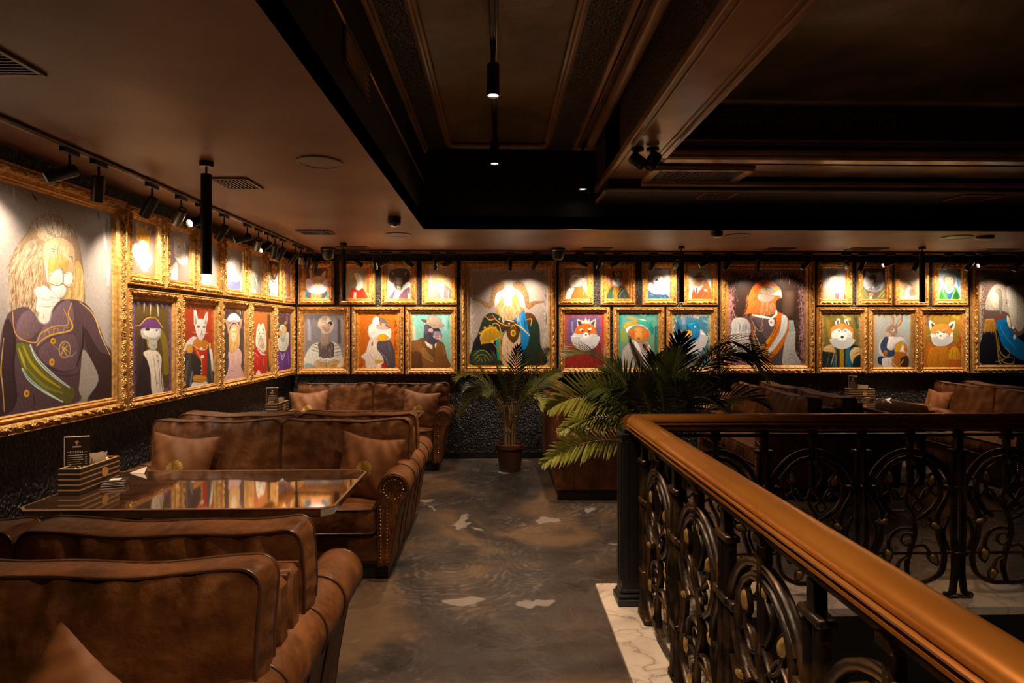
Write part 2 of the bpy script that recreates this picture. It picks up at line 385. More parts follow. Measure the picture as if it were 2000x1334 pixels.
b = MB(); bar(b, .68, .72, EY, 5.40, ZU - .05, ZU + .02); bar(b, .735, .75, EY, 5.38, ZU - .03, ZU + .02, .004)
b.tube([(.84, EY, ZU - .01), (.84, 5.40, ZU - .01)], .045, 12); bar(b, .68, .90, 5.36, 5.40, ZU - .05, ZU + .02)
struct('trim_5', b, M['moulding'], 40)
# long beam from the camera side with carved sides
BZ = 2.88
b = MB(); b.box(.905, 1.225, EY, 5.43, BZ + .01, ZU + .05); struct('beam_long', b, M['embossed'])
b = MB(); b.box(.90, 1.23, EY, 5.43, BZ, BZ + .012)
bar(b, .89, .925, EY, 5.44, BZ - .012, BZ + .045, .006); bar(b, .935, .95, EY, 4.9, BZ - .012, BZ + .01, .003); bar(b, 1.20, 1.24, EY, 4.30, BZ - .018, BZ + .05, .008); bar(b, 1.165, 1.18, EY, 4.34, BZ - .01, BZ + .01, .003)
struct('trim_6', b, M['moulding'], 30)
# cross beam far side of the coffer
b = MB(); b.box(.905, EX, 4.36, 4.95, BZ + .01, ZU + .15); struct('beam_cross', b, M['embossed'])
b = MB(); bar(b, 1.23, EX, 4.30, 4.42, BZ - .02, BZ + .05, .015); bar(b, 1.40, EX, 4.44, 4.46, BZ - .004, BZ + .02, .004)
bar(b, 1.20, EX, 4.90, 4.97, 2.81, 2.86, .014); bar(b, .90, EX, 4.93, 4.965, 2.775, 2.795, .005); bar(b, .90, .93, 4.93, 5.45, 2.775, 2.795, .005)
bar(b, 1.42, EX, 4.52, 4.86, BZ + .0, BZ + .012, .003)
struct('trim_7', b, M['moulding'], 40)
b = MB(); b.box(.93, EX, 4.95, DY, 2.78, ZU); struct('beam_soffit', b, M['black'])
# coffer right of the long beam
b = MB(); b.box(1.23, EX, EY, 4.36, ZU + .12, ZU + .2); struct('ceiling_coffer', b, M['black'])
b = MB(); bar(b, 1.24, EX, 4.30, 4.37, 3.28, 3.38, .02); bar(b, 1.24, EX, 4.16, 4.20, 3.37, 3.42, .01); bar(b, 1.26, EX, 4.33, 4.37, 2.97, 3.0, .01)
mould_loop(b, 1.55, EX - .5, EY + .3, 3.98, .1, 3.42, .045, .06); mould_loop(b, 1.95, EX - .9, EY + .7, 3.66, .12, 3.42, .04, .05)
# rounded lip of the coffer opening
for (r, zz, rad) in ((.10, BZ + .035, .022), (.14, BZ + .12, .012)):
    L = [(EX, 4.30 + .0, zz), (1.24 + r, 4.30, zz)] + [(1.24 + r - r * math.sin(a), 4.30 - r + r * math.cos(a), zz) for a in [PI / 2 * k / 8 for k in range(1, 9)]] + [(1.24, EY, zz)]
    b.tube(L, rad, 8)
struct('trim_8', b, M['moulding'], 40)
# horizontal ledge behind the frames above the dado
b = MB(); b.box(WX, WX + .012, EY, WY, 0, .08); b.box(WX, EX, WY - .012, WY, 0, .08); struct('baseboard_1', b, M['black'])
PAINT = '''
@lion
o 0 0 1
c -17,340 226,416 226,768 -17,803
B b0a8a4 a8a09c 10
o 0 330 4.94
E 8a8480 30 0.045
s 4a4240 26 395,235 430,300
s c8c2c0 22 225,170 228,320
s 3a3230 20 985,410 1000,480
s 55504c 14 1070,470 1065,600
s d8d4d0 26 1040,560 1060,760
s d0cccc 22 1085,900 1080,1100
s 6a6260 8 690,300 715,330
p a68c70 560,425 640,450 720,520 780,600 820,740 845,900 860,1060 850,1334 640,1334 560,1200 480,1120 440,1330 220,1334 190,1150 182,1000 200,880 270,700 340,610 400,490 480,440
p c0a88c 560,470 650,520 700,620 690,740 640,700 520,690 440,640 430,560 480,500
p b89468 230,900 470,820 480,1080 420,1330 240,1330
h 6e5038 d8c0a0 420 130 95 16 190,900 480,820 470,1334 215,1334
h 6a5240 e8dcc8 260 85 250 34 380,560 560,440 700,520 790,620 690,700 520,660
h 7a6048 dccbb0 200 110 120 20 250,700 480,640 500,850 210,900
p d4ae6c 790,860 850,950 860,1200 800,1334 650,1334 680,1200 740,1050
h a8782c f4dca0 200 120 98 10 760,900 855,950 850,1334 660,1334
p cdb08c 500,700 640,640 760,720 780,860 760,1000 700,1180 640,1210 560,1150 520,1000 490,850
p d8a058 555,830 620,800 700,840 722,900 700,965 640,930 600,980 550,1040 535,940
p f4ece0 590,960 650,950 665,1080 590,1085 540,1050
p f4ece0 690,980 750,980 750,1060 700,1090 670,1060
p f0ece6 560,1100 660,1080 700,1140 650,1210 590,1180
s 5a3a28 7 550,745 590,765 610,800
s 5a3a28 7 725,820 750,830 755,880
p e8dcc8 552,765 575,758 602,775 590,795 565,790
e 5a4a30 580,776 9 9
s 3a2a20 6 545,750 580,752 612,785
p e0d4c0 722,842 740,835 752,850 742,868 728,866
e 5a4a30 738,851 7 7
s 3a2a20 6 712,830 740,826 758,842
h a88058 f0dcc0 90 60 85 30 520,700 740,700 740,830 560,850
h c89050 f8ecd8 60 46 150 30 530,950 650,950 640,1090 545,1060
h e8dcc8 ffffff 40 40 60 20 690,980 750,980 750,1060 700,1090
s 6a4a38 7 640,900 680,975 720,980
s 5a3a30 9 670,980 668,1070 610,1095 550,1070
s 6a4a38 6 668,1070 700,1110 740,1110
s 8a6a50 6 650,700 620,760 620,860
s fff8ee 8 505,870 530,1060
p f4f0ea 480,1090 560,1140 620,1200 640,1240 560,1334 430,1334 440,1200
s 8a8078 6 470,1160 540,1200 620,1215
s 8a8078 6 450,1220 540,1250 610,1245
s 8a8078 6 440,1280 520,1300
o 0 560 4.764
p 5c4650 190,190 330,150 440,290 480,330 600,110 780,100 890,180 960,330 1020,500 1076,600 1078,1000 860,1010 960,830 900,650 820,540 800,700 780,900 740,1030 0,1150 30,900 80,700 110,400 150,250
p 7a626e 340,170 420,260 470,330 300,460 240,400 250,260
p 846a78 620,120 720,110 730,330 560,400 430,500 420,420 500,280
p 705662 450,500 640,400 760,420 780,600 760,760 660,740 520,680 440,600
p 443038 150,260 230,420 220,700 240,1000 120,1120 40,1120 90,700
p 3c2c30 840,350 960,560 1070,640 1075,980 880,1000 960,830 920,680 850,520
s 342428 16 225,380 215,620 220,900
s 2c2024 16 820,330 815,520 760,700
s 3a2a30 10 500,680 620,740 760,720
s 3a2a30 10 560,760 700,780 780,760
s 9a8490 14 560,500 700,600 760,560
s f0ece4 100 450,20 500,130 480,250
s 8a8078 5 430,60 500,90 590,80
s 8a8078 5 440,130 500,150 560,140
s 8a8078 4 480,200 470,260
s dca850 12 205,190 240,400 400,470 450,390 560,330 690,310 650,170
s e8b850 14 720,120 690,220 728,320 700,370 560,400 470,440 415,500
s 9a7428 6 300,320 290,380 340,390 350,430 400,400
s e0b040 6 480,410 490,370 520,370 525,400 560,390 565,350 600,350 610,380 650,370 655,340 690,340
p 6a6a30 240,470 360,490 440,640 560,780 700,870 745,890 740,980 680,1030 560,960 420,880 300,720 250,580
s b8a828 26 300,500 360,640 480,780 620,880
s c8b840 20 260,520 320,700
s 8a8a38 26 330,700 480,860 640,930
s e0ecec 26 360,490 420,620 560,770 700,880
s 6a8a88 8 370,500 430,630 570,780 690,870
s d0e8e4 24 290,700 350,800 480,910 640,1010
s 3a8a7a 8 300,720 360,810 500,920
s e8c070 10 130,420 105,700 120,850 135,1080
s e8c070 10 790,110 890,200 940,290 980,420 1060,600
e e0a838 558,460 24 30
e 7a5010 560,460 9 11
e e0a838 548,648 24 34
e 7a5010 548,648 9 12
e e0a838 328,925 26 34
e 7a5010 328,925 9 12
e d8b070 660,540 54 80
e 7a6058 660,540 44 68
s e8c888 8 660,480 640,520 660,560 680,600
s e8c888 8 690,500 650,540 630,590
s e8c888 8 640,510 690,560
s 2a2024 8 388,930 395,1060
@weasel
o 250 560 5.558
c 68,95 472,125 478,1115 68,1160
B 5a4a20 4a3a20 14
s 6a4a78 30 90,130 95,1100
s 7a6a20 60 330,420 400,560 420,900
E 7a5a9a 60 0.07
s b0a090 10 200,120 195,240
s c0b0a0 10 260,120 258,270
s c8b8a8 10 330,130 335,280
s 3a2c30 60 160,520 150,900
p 2c2228 200,500 190,700 150,900 130,1150 380,1120 330,900 230,660
p e4d8c8 190,665 300,640 370,730 375,900 390,1120 280,1125 260,900 230,760
s 5a4a48 5 290,700 310,900 330,1110
s 5a4a48 5 330,700 350,900 360,1100
s 4a3a38 8 375,740 370,960 385,1110
p b8b4b0 165,420 250,395 350,400 368,450 355,510 330,540 325,620 280,650 240,600 235,530 180,510
p dcdad6 190,430 300,410 350,440 340,500 260,510 200,480
s 40383a 6 250,525 310,530 350,500
e 3a3034 230,418 22 16
e 3a3034 320,430 10 8
s 5a4a40 5 270,590 320,600
s d8a040 9 225,530 240,620
s d8a040 9 318,560 320,610
p 6a3a78 130,385 200,320 260,300 320,330 375,400 330,408 200,395
s e0a848 12 115,383 160,370 210,310 260,290 310,300 345,345 380,405
s 2a1a30 8 150,360 210,290 260,280 330,310
e 4a4040 325,710 7 7
e 4a4040 335,770 7 7
e 4a4040 330,1010 7 7
@sphynx
o 250 560 5.558
c 610,155 920,185 928,1030 615,1065
B a83818 8a2c14 16
E c86828 60 0.07
p 3a3c42 640,640 700,570 860,570 900,660 925,800 925,1040 880,1020 700,1070 625,1070 620,900
p e4dcd4 690,520 740,510 760,560 650,640 620,740 620,620
p e8e0dc 870,600 910,700 920,880 900,860
s 6a6c72 18 660,760 650,900 640,1050
s 7a7c84 16 740,760 700,940 690,1060
s 6a6c72 12 880,700 900,900 910,1020
p c02818 740,600 850,600 855,800 850,960 800,960 780,780 720,660
p 26262c 700,700 760,740 800,800 800,920 720,900 700,800
s d8a848 10 720,590 760,680 800,780 805,920
p d89030 725,930 790,930 850,950 850,1000 790,1005 720,980
s 8a4a18 5 725,965 790,980 850,975
p e8dcd4 715,1000 790,1010 850,1000 865,1030 860,1060 705,1065
p c87828 720,560 770,530 850,560 870,600 800,660 730,620
s f0d898 9 710,600 780,650 840,650 860,600
e f4ecd8 795,640 14 14
e f4ecd8 808,730 18 18
P e4dcdc 718,225 740,225 770,360 740,430 720,380
P e4dcdc 855,245 858,330 840,420 810,340 840,255
p e0d8d8 735,350 790,320 840,360 840,450 820,520 790,555 760,520 735,430
P a88a90 730,260 750,370 730,390
P a88a90 845,280 845,370 825,380
e 6a7a4a 765,405 16 13
e 6a7a4a 822,412 13 12
s 6a5458 6 795,440 795,480 780,500
s 6a5458 5 795,485 815,500
s ffffff 3 780,480 700,460
s ffffff 3 810,480 870,475
p d8a040 655,600 705,600 712,670 680,685 650,665
p d8a040 870,590 890,590 890,650 872,640
e fff0e0 797,830 6 6
e fff0e0 797,875 6 6
e fff0e0 797,910 6 6
@hound
o 425 590 7.85
c 60,60 410,85 412,1145 75,1200
B 3c3438 4a4044 12
E e0a060 60 0.06
s d8d0cc 16 80,70 90,200
s c8c0bc 14 330,80 335,180
P a88870 105,260 150,250 180,340 150,470
P a88870 370,240 330,260 320,340 345,420
p e8e0dc 140,260 170,190 240,160 300,190 340,260 300,300 240,270 180,300
s b0a0a0 5 240,180 240,270
s b0a0a0 5 180,220 200,290
s b0a0a0 5 300,210 285,280
s d89898 26 160,470 170,360 240,290 310,360 320,470
s e8d8d0 12 185,450 200,370 245,340 290,370 300,440
p d0a060 175,420 240,350 310,400 335,560 320,680 250,780 180,760 165,600
h b07838 f0d090 60 110 95 10 180,400 320,400 330,700 180,760
p ecd4a8 210,400 270,400 275,560 240,620 205,560
e 5a3a2a 225,450 8 8
e 5a3a2a 258,450 8 8
s 8a6a60 10 235,510 238,540
e e8c8c0 237,560 26 24
p d8b0b0 160,750 220,780 300,700 355,760 360,900 350,980 390,1150 100,1200 150,1050 165,900
s b08888 6 240,800 230,960
s 9a7478 6 180,1000 160,1180
s b08888 6 300,780 310,940 260,1000 230,1160
s b08888 6 340,980 380,1140
s 6a4048 10 185,1000 250,1000
s e8d8d8 6 190,1020 245,1022
s 6a4048 8 190,1035 245,1038
@shihtzu
o 425 590 7.85
c 545,100 800,130 805,1080 545,1125
B b06428 9a5220 12
E e8b070 50 0.06
s 4a3418 50 775,200 780,1040
s c88038 26 780,560 790,980
p b81c14 600,690 740,780 750,960 730,1090 650,1090 580,1100 575,860
s 8a1410 8 650,860 640,1000
s e84838 12 620,860 630,960
s e84838 12 700,860 700,960
p e8d8c8 600,1100 640,1030 670,1100
p e8dcc8 640,310 665,350 690,310 720,370 740,560 740,700 700,760 640,700 600,640 610,450
p a89880 640,560 700,560 715,680 680,700 640,660
h a89078 fff4e4 60 80 92 12 610,360 735,380 740,700 610,650
s 5a4a40 10 630,430 650,380
s 5a4a40 10 690,390 715,440
e 2a2020 650,470 9 9
e 2a2020 695,470 9 9
e 3a3030 668,510 10 10
s 4a3a38 6 668,520 645,560
s 4a3a38 6 668,520 700,560
s d8d0cc 24 630,710 680,780 735,800
s e0a878 10 590,760 640,830
@cheetah
o 425 590 7.85
c 905,140 1145,160 1150,1030 905,1060
B 4a3434 3a2828 10
E b090a0 50 0.05
s 8a5a90 24 1080,190 1085,320
p 5a2888 940,740 1030,770 1110,680 1135,760 1135,1030 930,1040
s 8a50b8 16 1100,760 1110,960
s 38185c 8 1040,800 1045,1020
s 38185c 8 940,980 1130,975
p c8ccc4 945,540 1000,560 1060,470 1115,470 1110,640 1060,740 950,720
p b8c0b4 960,540 1010,560 1080,560 1060,700 1000,720 960,660
s 8a9488 5 960,560 960,700
s 8a9488 5 1080,500 1085,660
p a8b0a0 960,380 1000,340 1050,350 1075,420 1060,520 1030,600 990,590 955,500
e a08050 945,355 16 24
e a08050 1060,315 20 26
e 2c2420 948,362 8 14
e c88a4a 975,470 34 46
e e09a50 1052,420 26 50
s 2c2420 6 965,540 1010,560 1060,520
s 2c2420 6 1010,560 1015,590 1045,590
s 4a4038 4 1000,370 1010,430
s 4a4038 4 1020,350 1030,420
s e8e0e0 7 980,780 1010,880 1050,780
s e8e0e0 5 990,780 1010,830 1035,780
@tabby
o 250 400 6.67
c 80,185 372,265 372,915 82,880
B 8a7a78 9a7060 10
E c86830 50 0.05
s c85830 20 95,240 100,420
s d86830 14 370,780 360,900
p ece4dc 90,560 150,500 200,560 260,600 320,640 330,740 290,800 250,860 220,830 160,740 110,660
h c8b8a8 ffffff 60 70 95 25 90,560 320,640 300,800 150,760
P e8dccc 145,270 170,300 180,400 140,430
P e8dccc 310,330 320,350 300,440 270,420
p e0a030 150,300 170,330 200,290 225,320 250,290 270,340 300,340 300,440 300,500 260,540 200,540 150,470
h c08010 f8d878 50 60 265 20 150,290 290,310 290,400 150,390
p f8f0e4 180,480 240,470 290,520 280,600 220,620 170,560
s 7a4a20 8 160,430 200,440
s 7a4a20 8 250,460 290,450
s a06820 6 230,360 232,430
s a08068 5 170,600 220,700 250,830
s a08068 5 270,620 250,740
s c87050 7 225,520 240,530
@donkey
o 250 400 6.67
c 570,300 805,385 805,995 570,965
B a89894 a07870 8
p d8ccc0 640,420 690,430 760,500 770,600 740,740 690,740 640,660
P e0c070 650,440 660,400 680,430 700,395 712,440 735,425 735,480 660,470
e 5a4a44 690,540 9 8
s 8a7a70 6 660,600 690,620 720,610
P d8ccc0 625,400 650,440 635,500
s e0c070 12 700,430 730,520
s e0c070 10 620,420 660,450
s ffffff 10 745,470 750,560
p f0ece4 640,660 740,700 780,640 780,760 700,760
p e8e4e0 570,860 620,780 670,740 670,970 570,960
s c8a868 10 590,850 640,780
s 8a8890 14 600,880 590,960
s b8b0b0 7 650,800 650,960
@owl
o 250 400 6.67
c 955,420 1155,500 1155,1060 955,1035
B a8a4a8 a09a98 8
p c8c0bc 980,560 1080,560 1100,800 1000,820
p d8c8b8 980,920 1060,900 1100,960 1080,1050 970,1035
e c89840 1040,640 12 14
e c89840 1090,645 12 14
P 8a7460 1060,660 1072,660 1066,700
h a09890 e8e4e0 30 60 92 20 980,600 1100,600 1100,1040 980,1020
@wolf
o 420 460 9.53
c 215,210 480,270 480,1010 215,985
B b8b4b0 a8a8b8 8
p d8d4d0 280,400 430,420 440,700 280,700
p 6a70a0 260,800 430,820 440,1000 250,980
p c8c8cc 300,600 400,600 410,820 300,820
h a8a8a8 ececec 40 120 92 14 260,380 440,400 440,760 260,740
@goat
o 420 460 9.53
c 615,330 850,390 850,1060 615,1040
B b0a8a0 a09890 8
p d8d8c8 690,480 780,500 790,700 740,760 680,700
p 8a847c 640,800 820,800 840,1060 620,1040
s e8e4d8 20 700,700 750,820 770,940
s e8e4d8 12 780,700 760,820
s 5a544c 8 820,720 830,1050
p ecece4 700,1000 740,1000 740,1050 695,1045
h 9a9488 ececec 24 100 92 10 630,450 840,480 840,760 630,760
@tiger
o 420 460 9.53
c 950,450 1145,500 1145,1120 950,1110
B 4a3024 3a2c2c 8
p d8b090 1030,560 1090,560 1110,700 1070,800 1030,720
p d87a20 1035,620 1095,640 1100,720 1070,780 1040,720
p d8d0d0 990,700 1040,760 1070,830 1110,760 1125,700 1125,1110 1000,1100
s 28242c 12 1010,620 1030,760 1070,820 1100,760 1110,660
s 28242c 12 995,780 1040,850 1080,880 1120,830
s 28242c 12 1000,880 1060,940 1120,900
s 28242c 12 1010,960 1060,1020 1120,980
p 3a2a20 1000,520 1020,560 1005,600
p 3a2a20 1125,540 1110,580 1125,610
e 2a2018 1052,640 8 9
e 2a2018 1085,645 8 9
s 28242c 6 1045,570 1060,610
s 28242c 6 1080,575 1072,612
s 28242c 6 1060,585 1075,588
p f4ece4 1050,710 1090,712 1085,760 1060,760
e 3a2018 1072,712 10 8
s f4ece4 10 1000,540 1000,700
s f4ece4 8 1115,560 1110,660
s 6a5a80 16 1040,1040 1045,1110
@tigercub
o 420 460 9.53
c 1265,545 1425,580 1425,1165 1265,1145
B a890c0 a8a0b0 8
p d8c0a8 1330,740 1375,730 1390,830 1350,850
p e08830 1335,830 1395,840 1400,960 1340,950
p d08848 1330,940 1380,930 1420,990 1420,1080 1390,1120 1330,1080
P e08830 1320,720 1345,700 1350,750
P e08830 1395,735 1380,705 1368,745
e 2a2018 1346,775 6 8
e 2a2018 1374,778 6 8
s 4a3828 5 1350,740 1352,760
s 4a3828 5 1366,742 1366,760
e 3a2018 1360,805 7 6
s 5a4838 6 1340,880 1395,890
s e8b840 12 1380,1000 1395,1090
s 8a7890 12 1300,1000 1310,1140
@caracal
o 575 505 11.765
c 235,190 745,935
B 5a4240 6a4a48 8
E d89428 60 0.07
p 3a8aa8 240,760 330,760 340,935 240,935
p 3a9ab0 620,820 720,740 745,935 620,935
s a8dce4 10 640,920 720,780
p 5a4a48 300,800 700,760 620,935 330,935
P b08458 370,820 600,820 600,935 370,935
s 6a4828 5 440,830 440,935
s 6a4828 5 520,830 520,935
p d8c4d4 270,480 340,460 500,500 700,470 735,560 730,700 640,800 510,830 370,800 280,720 255,600
r c0a0bc f4ecf4 510,560 150 250 1 20 160 26
s 50485a 5 300,760 400,810 510,825 620,800 700,730
s 8a7a98 8 280,540 420,600
s 8a7a98 8 280,600 420,640
s 8a7a98 8 720,560 600,600
s 8a7a98 8 720,620 600,650
P b8a084 330,262 370,260 470,390 420,480 345,480
P b8a084 700,265 660,280 580,390 620,480 665,500
P 8a6a58 380,290 470,385 400,450
P d0c0a8 640,300 680,290 660,460
p c0a078 400,470 450,420 520,395 590,410 645,460 640,530 580,600 520,640 460,610 405,550
p ccb090 460,560 570,560 570,640 520,690 460,640
s 705038 8 430,490 490,510
s 705038 8 560,510 610,490
s 8a5a4a 7 500,590 545,590
s 6a4a44 6 450,650 510,690 580,650
@goose
o 575 505 11.765
c 1190,190 1730,940
B a8a078 98906a 10
s c84820 90 1690,200 1690,760
E c85a20 60 0.08
s 8a8250 60 1620,300 1640,700
p c83018 1320,720 1420,690 1560,680 1640,800 1660,940 1300,940
s 7a1a14 8 1560,760 1460,900
s e86848 8 1640,820 1640,930
p f4f0e4 1370,350 1430,325 1500,340 1560,440 1580,620 1540,700 1480,740 1410,720 1440,620 1430,500 1400,470
p fcfaf2 1390,360 1440,340 1490,370 1480,440 1420,450
P f0a018 1270,458 1340,370 1395,390 1405,440 1340,458
s c87010 6 1290,450 1390,430
e 5a4a38 1450,385 12 9
s 8a2a20 30 1390,740 1450,740
P e8c8c0 1375,780 1435,780 1425,930 1365,930
@bull
o 735 505 11.765
c 245,205 760,935
B b8aca8 c8beb8 8
p 5c4c4c 290,430 310,300 400,250 560,235 700,270 745,400 700,560 600,600 480,420 400,440 380,560 300,520
p 6e605c 400,440 580,440 600,560 560,700 500,740 430,680 395,560
p b8a490 440,460 570,460 560,600 460,600
p e8e4e4 290,700 380,640 420,700 400,780 300,880 255,860
p ecebeb 570,720 660,560 750,560 760,660 640,720 540,840
P f4f4f2 420,740 540,740 500,930 380,900
p 6a5a78 300,880 420,720 370,930 290,930
p 7a5a70 560,800 680,680 740,700 700,930 500,930
s c05060 12 590,830 650,780
s c05060 12 640,840 620,900
P e8e0d0 320,290 390,350 380,385
P e8dcc0 700,290 620,360 640,385
P f4ecdc 700,930 690,760 740,900
e 3a3030 440,510 12 9
e 3a3030 560,505 12 9
p d8d0c4 460,640 540,650 530,730 480,735
e 40363a 495,705 22 12
@hatcat
o 735 505 11.765
c 1175,205 1715,930
B c8a890 c09460 10
E a87850 40 0.05
s d8a8c8 40 1230,300 1250,600
s a89040 40 1180,220 1190,500
p 6c6468 1180,930 1200,700 1300,620 1400,600 1540,600 1640,670 1710,740 1710,930
s 484046 10 1440,720 1500,930
s 484046 10 1560,700 1560,930
s 948c90 14 1640,720 1650,920
P f4f0ec 1410,590 1540,590 1550,700 1530,930 1500,930 1440,720
P d87850 1420,640 1480,665 1540,645 1535,690 1480,670 1425,690
p e8c070 1380,470 1460,440 1560,480 1550,560 1480,610 1400,570
p c89830 1330,410 1420,400 1450,375 1580,370 1600,430 1500,450 1350,430
s 8a6820 7 1350,430 1500,460 1590,440
p f8f4ec 1400,560 1450,570 1420,640
p f8f4ec 1540,560 1500,580 1530,640
s 6a5028 7 1430,520 1455,530
s 6a5028 7 1500,530 1530,520
e d8a048 1360,790 34 46
e f0d888 1360,790 16 26
@ram
o 895 505 5.8
c 118,122 1022,1222
B a89890 9c8e88 12
E cfc6c0 50 0.05
h 4a342c 8a7468 26 40 95 20 190,130 560,130 560,180 190,160
h 4a342c 8a7468 26 40 95 20 680,130 1000,130 1000,200 780,160
s 3a2c28 8 985,380 990,460
s 3a2c28 8 1000,620 995,760
s 3a2c28 6 125,340 130,400
p 243428 150,1050 210,900 240,800 300,660 400,625 540,700 640,700 780,640 880,690 920,800 930,980 970,1220 180,1222
p 1c1c24 200,900 330,860 440,980 460,1110 300,1050 170,1040
p 2c3c30 160,1060 290,1040 400,1140 380,1220 180,1222
s a8a038 8 165,1110 240,1050 320,1060 390,1150
s a8a038 7 175,1160 230,1100 300,1100 360,1170
s a8a038 6 190,1150 210,1120 240,1150 200,1180
s a8a038 6 250,1120 270,1180
s a8a038 6 290,1120 310,1180
p 28a088 420,880 520,860 520,1080 450,1160 430,1000
s b88a30 34 480,880 490,1150
s 5a2a18 12 485,920 488,1000
s 5a2a18 12 488,1030 488,1110
p d8b898 520,850 700,840 720,1000 700,1200 500,1200
s b09070 6 560,900 550,1180
s b09070 6 600,960 605,1190
s b09070 6 660,900 665,1190
p 5a3018 380,640 480,720 640,720 700,740 640,800 560,780 480,800 440,720 330,680
s e0b060 9 385,640 450,720 560,770 640,760
s e0b060 9 300,650 350,700 420,690
s e0b060 9 380,790 400,740 460,760 490,850 540,820
s e8e0d0 14 540,700 630,720
e f0e8d0 465,690 9 9
e f0e8d0 510,720 9 9
e f0e8d0 575,742 9 9
p 5a3418 770,620 850,640 880,700 820,700 800,750 760,690
s e0b060 9 770,700 830,690 820,770
p 1880c8 640,690 700,640 740,590 770,680 790,780 810,880 790,980 740,1060 700,1060 710,900 690,780
s 60b0e8 10 690,680 720,800
s 0c4c88 12 740,660 780,860
s d8c070 18 640,745 720,790 810,880
p 5a3818 545,850 625,760 695,850 625,965
e d8a838 622,850 30 40
e 8a6018 622,850 14 20
s e0b060 7 600,800 622,755 650,800
p b89458 440,440 480,400 660,400 720,480 740,580 690,640 600,690 520,690 450,640 425,560
p e4dcd8 410,420 480,380 480,460 440,540 420,560
p e4dcd8 660,380 740,440 750,560 710,540 670,440
h 9a7c50 e8d8b8 80 90 92 16 440,480 720,480 700,670 450,650
p f0ece8 480,400 520,350 560,310 610,350 640,400 600,460 610,520 570,545 520,520 510,460
p ffffff 530,380 600,380 600,500 530,500
s a08878 7 530,475 555,490 580,475
s a08878 7 525,510 560,525 600,505
s 6a5a50 8 480,395 515,400
s 6a5a50 8 625,405 650,400
P e8dcd4 410,385 490,375 490,400
P e8dcd4 690,385 620,385 630,400
p a07a50 520,300 490,270 440,265 400,290 382,340 375,400 365,460 345,510 300,500 240,470 160,465 200,480 260,510 300,550 350,570 385,550 405,500 415,440 430,400 460,370 500,350
p 946c42 620,300 660,272 715,275 755,310 775,360 795,420 800,490 800,515 850,490 920,490 980,495 920,510 870,525 830,560 795,575 770,545 760,500 745,440 725,395 690,360 650,340
p f0ece8 480,400 520,350 560,310 610,350 640,400 600,460 610,520 570,545 520,520 510,460
s 6a5a50 8 480,395 515,400
s 6a5a50 8 605,402 640,398
s 8a6a58 7 530,475 555,490 580,475
s 8a6a58 7 525,510 560,525 600,505
s c8b8a8 6 540,340 545,400 535,460
s c8b8a8 6 585,350 580,410 590,460
s 5a3c20 5 280,490 270,520
s 5a3c20 5 245,475 240,498
s 5a3c20 5 880,495 885,518
s 5a3c20 5 830,505 845,545
s 5a3c20 5 470,270 490,330
s 5a3c20 5 430,280 460,335
s 5a3c20 5 400,310 440,355
s 5a3c20 5 380,350 430,380
s 5a3c20 5 370,395 420,410
s 5a3c20 5 362,440 410,450
s 5a3c20 5 350,490 400,500
s 5a3c20 5 320,510 350,560
s 5a3c20 5 660,270 650,320
s 5a3c20 5 700,275 680,330
s 5a3c20 5 740,300 700,345
s 5a3c20 5 765,340 715,370
s 5a3c20 5 785,390 735,405
s 5a3c20 5 795,440 750,450
s 5a3c20 5 810,500 770,500
s 5a3c20 5 850,500 840,545
P c89020 385,960 260,975 240,900 260,830 310,790 380,770 440,800 480,850
s f0c840 10 260,975 255,890 300,820 390,790 470,850
r 8a5c10 f0c030 385,945 20 120 1 190 330 18
e d8a030 245,850 14 14
e d8a030 300,790 14 14
e d8a030 360,770 14 14
e d8a030 420,790 14 14
e e0b050 385,945 20 20
s b07830 16 400,970 480,1080 550,1190
@sheep
o 1085 505 11.765
c 215,190 735,930
B 8a7a68 7a6448 10
s a88888 50 700,300 680,600
s 88807c 60 640,520 660,700
p d85a18 380,930 420,720 540,640 600,630 660,740 700,930
s e88048 20 640,740 650,840
s a83808 8 500,780 510,920
p c0b098 340,300 420,260 520,240 600,300 620,380 580,440 420,380 340,380
p e4d0c4 320,480 390,370 460,345 560,370 610,440 610,560 580,620 440,650 370,640 340,580 330,540
p a89884 340,330 430,280 540,280 600,340 540,350 440,340 370,370
P e8dcd4 575,400 690,470 640,490 590,440
P d8ccc4 600,480 690,480 600,520
e 4a3a30 480,425 24 14
s 8a6a58 8 330,470 390,480
s 7a5a4c 8 335,545 400,560 470,560
s f4ece0 26 420,640 520,620 590,590
p e8e8e8 300,700 400,650 440,690 400,780 340,920 240,920 260,800
s 7888a0 7 290,740 400,760
s 7888a0 7 270,800 380,830
s 7888a0 7 260,870 370,890
@shakocat
o 1085 505 11.765
c 1175,200 1720,930
B b87020 a86820 12
E e0a030 50 0.06
s d8a0a0 40 1230,420 1250,600
p 3a4438 1210,930 1240,740 1330,650 1580,640 1660,740 1700,930
p 2c5040 1220,930 1290,680 1330,660 1320,930
P a86c18 1350,650 1490,650 1440,800 1420,930 1350,930
s e8d890 8 1340,650 1330,930
s d8b050 9 1560,650 1440,800 1430,930
s a8b090 9 1620,680 1500,820 1500,930
s 7a7a68 6 1560,720 1620,920
s e0c880 6 1380,700 1400,900
p e0dce4 1320,480 1440,450 1550,480 1550,580 1440,640 1340,600
p 8a8494 1340,470 1420,470 1400,520
p 8a8494 1480,470 1550,470 1520,530
e 28282c 1385,520 10 8
e 28282c 1500,518 10 8
s b08088 8 1430,545 1470,545
s 5a5460 5 1400,580 1450,600 1500,580
P 3a3a18 1305,285 1530,280 1540,410 1330,410
P 8a8028 1320,420 1540,420 1530,455 1320,455
e b8a838 1445,345 70 62
e 3a3a18 1455,325 36 44
e d8c858 1455,325 16 22
@finch
o 1245 505 11.765
c 240,200 785,925
B 988c8c 8c7c7c 8
E 5a4a58 40 0.05
